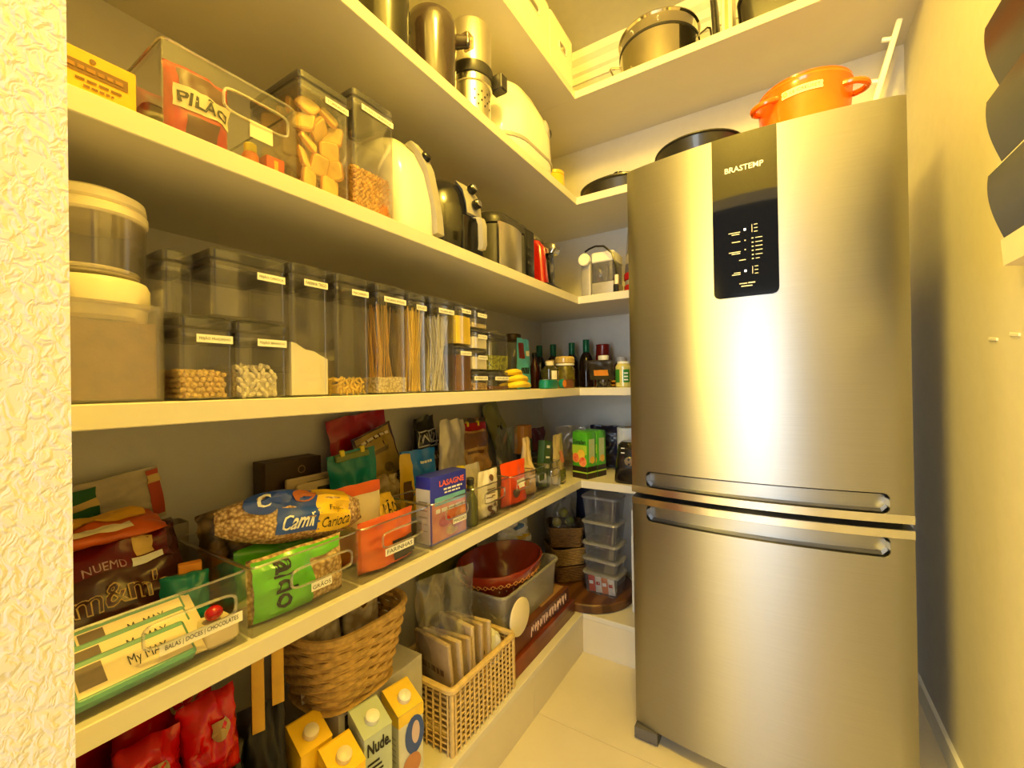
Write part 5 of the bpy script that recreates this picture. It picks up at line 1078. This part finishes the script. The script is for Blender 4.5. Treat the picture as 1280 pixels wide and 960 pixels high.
t, S, S2 = carton('yellow chocolate drink carton standing in front, with lettering', (-0.792, 0.565, ZD), -0.12, 0.070, 0.222, CY, CY, CREAM); txt(t, 'ToDDyNHO'[4:], S, 0.08, 0.95, 0.70, 0.84, INK, 0.0014, bold=0.02, shear=0.15)
patch(t, S, 0.1, 0.9, 0.1, 0.5, M('choc_print',), 'picture'); disc_patch(t, S2, 0.3, 0.7, 0.1, 0.05, CRM, 'print')
carton('yellow drink carton half hidden behind the front yellow one', (-0.876, 0.545, ZD), -0.10, 0.070, 0.250, CY, CY, CREAM)
t, S, S2 = carton('mint green drink carton with dark lettering', (-0.800, 0.645, ZD), -0.16, 0.070, 0.245, MINT, MINT, WHITE); txt(t, 'Nude.', S, 0.10, 0.92, 0.83, 0.95, INK, 0.0014, bold=0.03)
for z, w_ in ((0.745, 0.42), (0.70, 0.5), (0.655, 0.55), (0.57, 0.62), (0.535, 0.7)): patch(t, S, 0.1, 0.1+w_, z, z+0.022, INK, 'print')
t, S, S2 = carton('pale milk carton with yellow top and blue swirl', (-0.803, 0.745, ZD), -0.16, 0.072, 0.228, CW, M('carton_yellow2', (244, 206, 60), 0.35), WHITE)
patch(t, S, 0, 1, 0.88, 1, M('carton_yellow2',), 'print'); patch(t, S2, 0, 1, 0.88, 1, M('carton_yellow2',), 'print')
disc_patch(t, S, 0.62, 0.72, 0.38, 0.20, CB, 'picture', 0.0012); disc_patch(t, S, 0.66, 0.74, 0.16, 0.12, M('milk_print', (214, 190, 190), 0.4), 'picture', 0.0018); disc_patch(t, S, 0.5, 0.42, 0.36, 0.12, M('cookie_print', (190, 130, 84), 0.5), 'picture', 0.0014); disc_patch(t, S, 0.6, 0.22, 0.3, 0.1, M('carton_yellow2',), 'picture', 0.0014)
for z in (0.5, 0.56, 0.62, 0.68, 0.74): patch(t, S2, 0.15, 0.85, z, z+0.012, M('grey_print',), 'side_text')
# cream lattice basket with biscuit bag
t = thing('lattice_basket', 'cream open-weave square basket at the edge of the low ledge', 'basket', (-0.886, 1.048, ZD))
bw, bl, bh = 0.236, 0.318, 0.178
m = MB(); n_y, n_x = 15, 9
def ring(z): return [(x, y, z) for x, y in rr(bw, bl, 0.012, 3)]
for z in [0.012+0.0158*i for i in range(10)]: m.tube(ring(z), 0.0030, 5, closed=True)
m.build('hoops', WICK2, t)
m = MB()
for sx in (-1, 1):
    for i in range(n_y):
        y = -bl/2+0.012+(bl-0.024)*i/(n_y-1); m.tube([(sx*(bw/2+0.0035), y, 0.0), (sx*(bw/2+0.0035), y, bh-0.006)], 0.0032, 5)
for sy in (-1, 1):
    for i in range(n_x):
        x = -bw/2+0.012+(bw-0.024)*i/(n_x-1); m.tube([(x, sy*(bl/2+0.0035), 0.0), (x, sy*(bl/2+0.0035), bh-0.006)], 0.0032, 5)
m.build('stakes', WICK2, t)
MB().tube(ring(bh-0.004), 0.0098, 8, closed=True).build('rim', WICK2, t)
for sx in (-1, 1):
    for sy in (-1, 1): MB().tube([(sx*(bw/2-0.002), sy*(bl/2-0.002), 0), (sx*(bw/2-0.002), sy*(bl/2-0.002), bh-0.01)], 0.0068, 7).build('corner_post', WICK2, t)
MB().box(-bw/2+0.004, bw/2-0.004, -bl/2+0.004, bl/2-0.004, 0.004, 0.009).build('basket_floor', WICK2, t, smooth=False)
CRK = M('cracker', (206, 184, 146), 0.75, var=0.12, scale=40)
for k in range(6):
    y = 0.952+0.030*k
    t = thing('cracker_packet', ('first', 'second', 'third', 'fourth', 'fifth', 'last')[k]+' flat cracker packet in the lattice basket counting from the milk carton', 'packet', (-0.868, y, ZD+0.012), (0.10-0.02*k, 0.0, 0.12*((k % 3)-1)), 'cracker packets in the lattice basket')
    MB().rbox(0, 0, 0.150, 0.014, 0, 0.270-0.012*(k % 3), 0.005, 0.003).build('packet_body', CRK if k % 2 else M('kraft', (190, 166, 128), 0.7, var=0.1), t)
    if k == 0: S = PL((-0.06, -0.0071, 0.15), (0.12, 0, 0), (0, 0, 0.06)); words(t, S, 0.1, 0.9, 0.3, 0.3, M('kraft_print', (120, 96, 66), 0.6), 15, 0.0008)
t, S = bag('clear_sleeve', 'large clear cellophane bag covering the cracker packets', 'bag', (-0.875, 1.010, ZD+0.10), (0.02, -0.05, -0.35), 0.185, 0.330, 0.14, FILM, 'stand', 0.014, 91, topw=1.1)
t = thing('paper_napkin', 'crumpled white napkin on the lattice basket rim end', 'napkin', (-0.825, 1.165, ZD+0.10)); m = MB()
m.ell((0, 0, 0.035), (0.032, 0.030, 0.060), 12, 9); m.v = [tuple(Vector(p)*(1+0.22*noise.noise(Vector(p)*60))) for p in m.v]; m.build('napkin', M('tissue',), t, angle=20)
t, S = bag('yellow_sachet', 'yellow printed sachet standing in the lattice basket', 'sachet', (-0.812, 1.110, ZD+0.015), (0.10, -0.05, 0.0), 0.06, 0.175, 0.012, YEL, 'crimp', 0.002, 92); words(t, S, 0.2, 0.8, 0.78, 0.06, INK, 16, 0.003)
# game boxes along the ledge
t, S, S2 = boxpack('wooden_box', 'long reddish wooden box lying along the low ledge', 'box', (-0.885, 1.470, ZD), 0, 0.21, 0.52, 0.062, M('red_wood', (134, 62, 28), 0.35, wave=3, c2=(104, 42, 18), coat=0.3))
MB().box(-0.1055, 0.1055, -0.2605, 0.2605, 0.040, 0.042).build('lid_seam', M('red_wood',), t, smooth=False)
t, S, S2 = boxpack('game_box', 'brown printed box with white lettering lying on the wooden box', 'box', (-0.890, 1.465, ZD+0.0625), 0, 0.19, 0.48, 0.064, M('game_brown', (110, 62, 34), 0.4, var=0.2, scale=12, c2=(76, 36, 22)))
rnd = random.Random(5); m = MB()
for a in range(13):
    u = 0.30+a*0.05; pts = [spt(S, u+0.030*q+rnd.uniform(-.006, .006), 0.2+0.6*abs(math.sin(q*PI*1.5+a)), 0.0014) for q in (0, 0.25, 0.5, 0.75, 1.0)]
    m.tube(pts, 0.0018, 4)
m.build('scroll_print', M('pink_print', (226, 196, 180), 0.5), t)
ST = PL((0.095, -0.24, 0.0642), (0, 0.48, 0), (-0.19, 0, 0)); patch(t, ST, 0.55, 0.97, 0.1, 0.6, M('tan_print2', (170, 132, 86), 0.4), 'print'); patch(t, ST, 0.5, 0.97, 0.62, 0.9, RED, 'print')
# clear tray with terracotta bowl
TRAYM = clear('frosted_tray', (0.80, 0.78, 0.74), 0.06, 0.25, haze=0.28, hazecol=(0.72, 0.70, 0.64))
t = thing('plastic_tray', 'large frosted plastic tray under the terracotta bowl', 'tray', (-0.945, 1.430, ZD+0.127))
m = MB().shell(0, 0, 0.245, 0.40, 0, 0.144, 0.03, 0.003, 5, tw=1.08, td=1.06); m.build('tray_body', TRAYM, t)
MB().tube([(x, y, 0.144) for x, y in rr(0.245*1.08+0.006, 0.40*1.06+0.006, 0.034, 5)], 0.006, 6, closed=True).build('rim', TRAYM, t)
t = thing('serving_plate', 'round cream plate leaning under the frosted tray', 'plate', (-0.795, 1.285, ZD+0.127), (0, 0, 0)); m = MB().lathe([(0, 0), (0.060, 0), (0.064, 0.002), (0.064, 0.007), (0.060, 0.009), (0, 0.009)], seg=32); m.xf(Matrix.Translation((0, 0, 0.064)) @ Euler((0, PI/2, 0)).to_matrix().to_4x4()); m.build('plate_disc', CREAM, t)
TERR = M('terracotta_glaze', (150, 48, 22), 0.2, var=0.12, scale=8, coat=0.5)
t = thing('serving_bowl', 'wide glazed terracotta bowl with cream painted scrolls', 'bowl', (-0.945, 1.400, ZD+0.1305)); t.scale = (0.72, 1.00, 0.97)
BR_ = [(0.0, 0.0), (0.068, 0.0), (0.075, 0.008), (0.105, 0.040), (0.118, 0.070), (0.128, 0.100), (0.165, 0.140), (0.195, 0.172), (0.205, 0.200), (0.205, 0.206), (0.198, 0.206), (0.188, 0.178), (0.158, 0.146), (0.12, 0.104), (0.10, 0.05), (0.07, 0.014), (0.0, 0.010)]
MB().lathe(BR_, seg=56).build('bowl_body', TERR, t)
m = MB()
for k in range(36):
    a0 = 2*PI*k/36; pts = []
    for i in range(7):
        a = a0+2*PI/36*i/6; z = 0.166+0.007*math.sin(2*PI*i/6); r_ = 0.1965-(0.172-z)*0.9*(0.03/0.032) if z < 0.172 else 0.195+(z-0.172)*0.36
        pts.append(((r_+0.0012)*math.cos(a), (r_+0.0012)*math.sin(a), z))
    m.tube(pts, 0.0015, 4)
    m.tube([(p[0], p[1], 0.332-p[2]) for p in pts], 0.0013, 4)
m.build('painted_scroll', M('scroll_gold', (216, 150, 70), 0.4), t)
for k in range(10):
    a = -0.9+k*0.2; S = (lambda a_: lambda u, v: ((0.150+0.022*v)*math.cos(a_+0.06*u), (0.150+0.022*v)*math.sin(a_+0.06*u), 0.1245+0.0235*v))(a)
    disc_patch(t, S, 0.5, 0.4, 0.3, 0.3, M('scroll_cream', (222, 170, 120), 0.4), 'painted_flower', 0.002, 10)
t, S = bag('olive_bag', 'olive green cloth bag standing against the wall behind the bowl', 'bag', (-1.150, 1.34, ZD), (0, 0, 0), 0.36, 0.475, 0.035, M('olive_cloth', (120, 116, 30), 0.7, var=0.15, scale=12), 'stand', 0.008, 95)
PBAG = M('white_bag_plastic', (238, 236, 228), 0.35, var=0.03)
t, S = bag('plastic_bag', 'crumpled white plastic bag with blue and yellow print', 'bag', (-1.045, 1.665, ZD+0.2785), (0.05, -0.05, -0.30), 0.20, 0.165, 0.07, PBAG, 'stand', 0.026, 96, topw=0.8, nu=22, nv=26)
disc_patch(t, S, 0.55, 0.50, 0.14, 0.09, M('blue_print', (96, 130, 170), 0.5), 'print', 0.003); patch(t, S, 0.45, 0.95, 0.12, 0.24, M('yellow_print', (236, 200, 60), 0.5), 'print', 8, 4, 0.003)
# round wooden board, woven baskets and clear boxes in the corner
t = thing('round_board', 'thick round dark wooden board in the corner of the low ledge', 'board', (-0.800, 1.952, ZD)); MB().lathe([(0.0, 0.0), (0.205, 0.0), (0.212, 0.004), (0.215, 0.036), (0.210, 0.042), (0.0, 0.042)], seg=56).build('board_disc', M('dark_wood', (104, 66, 32), 0.45, wave=4, c2=(72, 42, 20)), t)
WB = [M('weave_dark', (112, 76, 36), 0.65, var=0.2, scale=70, bump=0.4, bscale=150), M('weave_tan', (158, 124, 66), 0.65, var=0.18, scale=70, bump=0.4, bscale=150), M('weave_brown', (126, 92, 48), 0.65, var=0.2, scale=70, bump=0.4, bscale=150)]
zb = ZD+0.0425
for k, (w_, h_, lb) in enumerate(((0.176, 0.082, 'dark woven basket at the bottom of the basket stack'), (0.190, 0.088, 'tan woven basket in the middle of the basket stack'), (0.185, 0.100, 'brown woven basket on top of the basket stack'))):
    t = thing('square_basket', lb, 'basket', (-0.930, 1.960, zb), (0, 0, 0.80 if k < 2 else 0.5), 'woven baskets stacked in the corner')
    def sp(a, z, w_=w_, h_=h_):
        c, s = math.cos(a), math.sin(a); q = (abs(c)**7+abs(s)**7)**(-1/7); kk = 0.84+0.16*z/h_
        return (w_/2*kk*q*c*0.96, w_/2*kk*q*s*0.96)
    woven(t, sp, 0.003, h_-0.006, WB[k], 11, 26, 0.0016, 0.0046, 64)
    MB().loft([[(*sp(2*PI*i/32, 0.0), 0.001) for i in range(32)], [(*sp(2*PI*i/32, 0.0), 0.005) for i in range(32)]]).build('basket_floor', WB[k], t)
    MB().tube([(*sp(2*PI*i/48, h_), h_-0.005) for i in range(48)], 0.0048, 6, closed=True).build('rim', WB[k], t)
    zb += h_+0.0005
t, S = bag('fruit_bag', 'clear knotted bag of green and yellow fruit on the basket stack', 'bag', (-0.935, 1.955, zb-0.055), (0, -0.05, -0.5), 0.15, 0.175, 0.10, FILM, 'stand', 0.010, 98, topw=0.7)
for k, (x, y, z, c_, lb) in enumerate(((-0.02, -0.035, 0.06, (196, 176, 60), 'yellow fruit in the knotted bag'), (0.025, 0.02, 0.062, (120, 128, 50), 'green fruit in the knotted bag'), (0.0, 0.0, 0.103, (150, 150, 60), 'pale green fruit topmost in the knotted bag'))):
    o = thing('fruit', lb, 'fruit', (-0.935+x, 1.955+y, zb-0.055+z-0.024)); MB().ell((0, 0, 0.024), (0.023, 0.023, 0.024), 14, 10).build('skin', M('fruit_%d' % k, c_, 0.4, var=0.1), o); MB().tube([(0, 0, 0.047), (0.001, 0, 0.054)], 0.0016, 5).build('stem', M('brown_print',), o)
CBX = clear('takeaway_clear', (0.95, 0.95, 0.955), 0.06, 0.08, haze=0.04); CLD = clear('takeaway_lid', (0.88, 0.88, 0.89), 0.12, 0.12, haze=0.22, hazecol=(0.85, 0.85, 0.85))
zb = ZD+0.0425
for k, (h_, lb) in enumerate(((0.100, 'clear box of red and white sachets at the bottom of the stack'), (0.064, 'clear empty box second from the bottom of the stack'), (0.072, 'clear empty box third from the bottom of the stack'), (0.098, 'clear empty box second from the top of the stack'), (0.115, 'deep clear empty box on top of the stack'))):
    t = thing('takeaway_box', lb, 'box', (-0.708, 1.915, zb), (0, 0, -0.06), 'clear takeaway boxes in a stack')
    MB().shell(0, 0, 0.150, 0.110, 0, h_-0.008, 0.018, 0.0018, 4, tw=1.14, td=1.16).build('box_body', CBX, t)
    MB().tube([(x, y, h_-0.009) for x, y in rr(0.176, 0.132, 0.022, 4)], 0.0034, 5, closed=True).build('rim', CLD, t)
    MB().rbox(0, 0, 0.176, 0.132, h_-0.0075, h_-0.001, 0.02, 0.002).build('lid', CLD, t)
    if k == 0:
        for q, (x, c_) in enumerate(((-0.045, (206, 60, 34)), (-0.012, (226, 220, 214)), (0.018, (216, 120, 60)), (0.048, (226, 220, 214)))):
            t2, S = bag('sauce_sachet', ('red sauce sachet in the lowest clear box', 'white sachet beside the red sachet in the lowest clear box', 'orange sauce sachet in the lowest clear box', 'white sachet at the end of the lowest clear box')[q], 'sachet', (-0.708+x, 1.875, zb+0.004), (0.1, 0, -PI/2), 0.032, 0.072, 0.012, M('sachet_%d' % q, c_, 0.4), 'crimp', 0.001, 100+q, 'sachets in the lowest clear box')
            patch(t2, S, 0.2, 0.8, 0.5, 0.7, WPRINT if q % 2 == 0 else M('red_print', (190, 40, 36), 0.5), 'print', 2, 2, 0.0016)
    zb += h_
t, S = bag('dark_sack', 'navy blue sack standing against the back wall behind the baskets', 'bag', (-0.845, 2.182, ZD), (0.0, 0, -PI/2), 0.24, 0.515, 0.025, M('navy_cloth', (22, 28, 58), 0.6), 'stand', 0.010, 105)
t, S, S2 = boxpack('milk_box', 'slim white box with dark print between the clear boxes and refrigerator', 'box', (-0.530, 1.955, ZD), 0, 0.075, 0.17, 0.335, M('white_card', (232, 230, 224), 0.45))
for z in (0.45, 0.55, 0.62, 0.9): patch(t, S2, 0.15, 0.85, z, z+0.03, INK, 'print')
t, S, S2 = boxpack('milk_box', 'white box lying on top of the slim white box', 'box', (-0.530, 1.955, ZD+0.3355), 0, 0.075, 0.16, 0.11, M('white_card',)); patch(t, S2, 0.2, 0.8, 0.35, 0.7, INK, 'print')

# ================================================================== shelf with juicer, grinder, bread machine
ZT = zT
DK = M('dark_translucent', (58, 46, 44), 0.18, var=0.08, coat=0.5)
t = thing('stock_pot', 'tall dark pot at the doorway end of the upper shelf', 'pot', (-0.868, 0.775, ZT)); MB().lathe([(0, 0), (0.060, 0), (0.065, 0.005), (0.068, 0.25), (0.071, 0.254), (0.066, 0.256), (0.063, 0.25), (0.060, 0.010), (0, 0.006)], seg=36).build('pot_body', M('pot_dark', (46, 44, 36), 0.25, 0.3, coat=0.3), t)
MB().tube([(0.0, 0.066, 0.20), (0.0, 0.090, 0.205), (0.0, 0.090, 0.15), (0, 0.066, 0.145)], 0.006, 7).build('handle', BLACK, t)
t = thing('juicer_jug', 'dark translucent juicer jug with domed top and side spout', 'jug', (-0.868, 0.962, ZT)); t.scale = (1, 1, 0.94)
MB().lathe([(0, 0), (0.066, 0), (0.069, 0.004), (0.073, 0.20), (0.074, 0.235), (0.068, 0.262), (0.052, 0.278), (0.025, 0.284), (0, 0.285)], seg=40).build('jug_body', DK, t)
m = MB(); m.tube([(0.030, 0.050, 0.222), (0.050, 0.078, 0.232), (0.062, 0.094, 0.238)], [0.024, 0.020, 0.019], 12); m.build('spout', DK, t)
MB().rbox(0.058, 0.094, 0.036, 0.034, 0.218, 0.262, 0.006, 0.004).build('spout_cap', clear('smoked_clear', (0.55, 0.48, 0.45), 0.12, 0.05), t)
t = thing('moka_grinder', 'steel cylinder grinder with dark collar and perforated lower half', 'grinder', (-0.870, 1.155, ZT)); t.scale = (1, 1, 1.31)
MB().lathe(cyl(0.066, 0, 0.115, 0.003), seg=40).build('lower_drum', M('steel_warm',), t)
MB().lathe([(0.064, 0.110), (0.0715, 0.113), (0.0715, 0.128), (0.064, 0.131)], seg=40).build('lower_ring', STEEL, t)
MB().lathe([(0.0, 0.131), (0.072, 0.131), (0.0745, 0.135), (0.0745, 0.158), (0.070, 0.162), (0.0, 0.162)], seg=40).build('collar', DARK, t)
MB().lathe([(0.0, 0.162), (0.070, 0.162), (0.070, 0.262), (0.066, 0.270), (0.03, 0.274), (0, 0.275)], seg=40).build('upper_drum', M('steel_warm',), t)
MB().rbox(0.066, 0.070, 0.05, 0.040, 0.122, 0.164, 0.006, 0.004).build('handle', DARK, t)
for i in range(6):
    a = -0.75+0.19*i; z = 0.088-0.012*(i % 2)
    for dz in (0, -0.022): MB().lathe(cyl(0.0030, 0, 0.0016, 0.0005), seg=8).xf(Matrix.Translation((0.0655*math.cos(a), 0.0655*math.sin(a), z+dz)) @ Euler((0, PI/2, a)).to_matrix().to_4x4()).build('hole_shade', INK, t)  # raised dark discs paint in the shade of the perforations
t = thing('bread_machine', 'large white domed kitchen machine with oval grey control panel', 'appliance', (-0.945, 1.480, ZT)); t.scale = (1, 1.0, 1.31)
m = MB(); rings = []
for z, w_, d_, oy in ((0, .40, .29, 0), (0.006, .42, .305, 0), (0.06, .43, .315, 0), (0.13, .42, .31, -.004), (0.185, .37, .285, -.014), (0.225, .28, .24, -.03), (0.250, .17, .17, -.045), (0.260, .06, .07, -.05)):
    rings.append([(x, y+oy, z) for x, y in rr(d_, w_, min(w_, d_)*0.44, 8)])
m.loft(rings).build('housing', CRWHT, t, angle=70)
MB().ell((0, 0, 0), (0.016, 0.055, 0.034), 20, 10, Euler((-0.3, -0.35, 0.62)).to_matrix()).xf(Matrix.Translation((0.122, 0.128, 0.160))).build('control_panel', GREYP, t)
MB().ell((0, 0, 0), (0.016, 0.020, 0.016), 14, 8, Euler((-0.3, -0.35, 0.62)).to_matrix()).xf(Matrix.Translation((0.131, 0.134, 0.162))).build('button', DARK, t)
MB().loft([[(x, y, z) for x, y in rr(d_, w_, 0.13, 8)] for z, d_, w_ in ((0.050, .3165, .4315), (0.055, .3175, .4325), (0.060, .3165, .4315))]).build('base_band', GREYP, t)
bottle('yellow_canister', 'yellow cylindrical tin behind the white domed machine', (-0.925, 1.900, ZT), [(0, 0), (0.048, 0), (0.05, 0.003), (0.047, 0.175), (0.045, 0.178), (0, 0.178)], M('yellow_tin', (246, 206, 70), 0.35), cyl(0.047, 0.1785, 0.196), M('yellow_tin',), 'tin', body='tin_body', cap='lid')
t = thing('roasting_pan', 'oval black roaster with glass lid on the back run of the upper shelf', 'pan', (-0.635, 1.990, ZT))
MB().lathe([(0, 0), (0.125, 0), (0.135, 0.006), (0.150, 0.072), (0.160, 0.078), (0.160, 0.083), (0.146, 0.083), (0.130, 0.012), (0, 0.006)], seg=48, sx=1.15, sy=0.92).build('pan_body', M('pan_black',), t)
MB().lathe([(0, 0.125), (0.05, 0.122), (0.11, 0.108), (0.15, 0.088), (0.154, 0.084), (0.150, 0.084), (0.11, 0.104), (0.05, 0.118), (0, 0.121)][::-1], seg=48, sx=1.15, sy=0.92).build('lid', clear('smoke_glass', (0.35, 0.33, 0.30), 0.14, 0.04), t)
MB().lathe([(0.0, 0.1255), (0.012, 0.1255), (0.012, 0.138), (0.024, 0.142), (0.024, 0.152), (0.0, 0.154)], seg=20).build('lid_knob', BLACK, t)

# ================================================================== topmost shelf
ZZ = zTT
WBX = M('box_white', (244, 236, 214), 0.4, var=0.02)
for y0, y1, lb in ((1.02, 1.262, 'white storage box with slot handle at the doorway end of the topmost shelf'), (1.27, 1.560, 'white storage box with slot handle in the middle of the topmost shelf'), (1.572, 1.788, 'white storage box with slot handle at the corner of the topmost shelf')):
    bin_(lb, y0, y1, ZZ, 0.215, 0.34, -0.775, mat=WBX, cat='box', slot=(0.55, 0.60, 0.16, 0.075), group='white storage boxes on the topmost shelf', name='storage_box')
t = thing('steel_pot', 'polished steel pot with two wire loop handles on the topmost shelf', 'pot', (-0.440, 1.985, ZZ))
MIR = M('polished_steel', (214, 208, 196), 0.10, 1.0, var=0.02)
MB().lathe([(0, 0), (0.155, 0), (0.165, 0.008), (0.168, 0.150), (0.170, 0.152), (0.168, 0.156), (0.168, 0.205), (0.174, 0.212), (0.173, 0.217), (0.166, 0.214), (0.162, 0.15), (0.158, 0.012), (0, 0.008)], seg=64).build('pot_body', MIR, t)
MB().lathe([(0.169, 0.150), (0.1715, 0.152), (0.1715, 0.160), (0.169, 0.162)], seg=64).build('band', DARK, t)
for s_ in (-1, 1):
    MB().tube([(s_*0.166, -0.035, 0.135), (s_*0.205, -0.040, 0.150), (s_*0.215, -0.030, 0.152), (s_*0.215, 0.030, 0.152), (s_*0.205, 0.040, 0.150), (s_*0.166, 0.035, 0.135)], 0.0042, 7).build('handle', CHROME, t)
for a in (-2.05, -1.35): MB().ell((0.1695*math.cos(a), 0.1695*math.sin(a), 0.186), (0.007, 0.007, 0.006), 10, 6).build('rivet', CHROME, t)
t = thing('serving_board', 'cream serving board standing on edge beside the steel pot', 'board', (-0.150, 1.905, ZZ)); MB().rbox(0, 0, 0.038, 0.20, 0, 0.30, 0.006, 0.004).build('board_panel', CREAM, t); MB().rbox(0, -0.1005, 0.012, 0.004, 0.004, 0.296, 0.001, 0.001).build('edge_groove', M('tan_lid',), t)
t = thing('baking_tray', 'dark tray standing between the steel pot and serving board', 'tray', (-0.190, 1.93, ZZ), (0, -0.05, 0)); MB().rbox(0, 0, 0.010, 0.22, 0, 0.28, 0.004, 0.003).build('tray_panel', DARK, t); MB().rbox(-0.007, 0, 0.008, 0.19, 0.02, 0.26, 0.004, 0.003).build('tray_rim', DARK, t)
t = thing('roasting_pan', 'large dark roasting pan at the right wall end of the topmost shelf', 'pan', (0.075, 1.960, ZZ))
MB().shell(0, 0, 0.34, 0.26, 0, 0.12, 0.04, 0.004, 5, tw=1.08, td=1.08).build('pan_body', M('pan_black',), t); MB().tube([(x, y, 0.12) for x, y in rr(0.375, 0.288, 0.046, 5)], 0.006, 6, closed=True).build('rim', M('pan_black',), t)
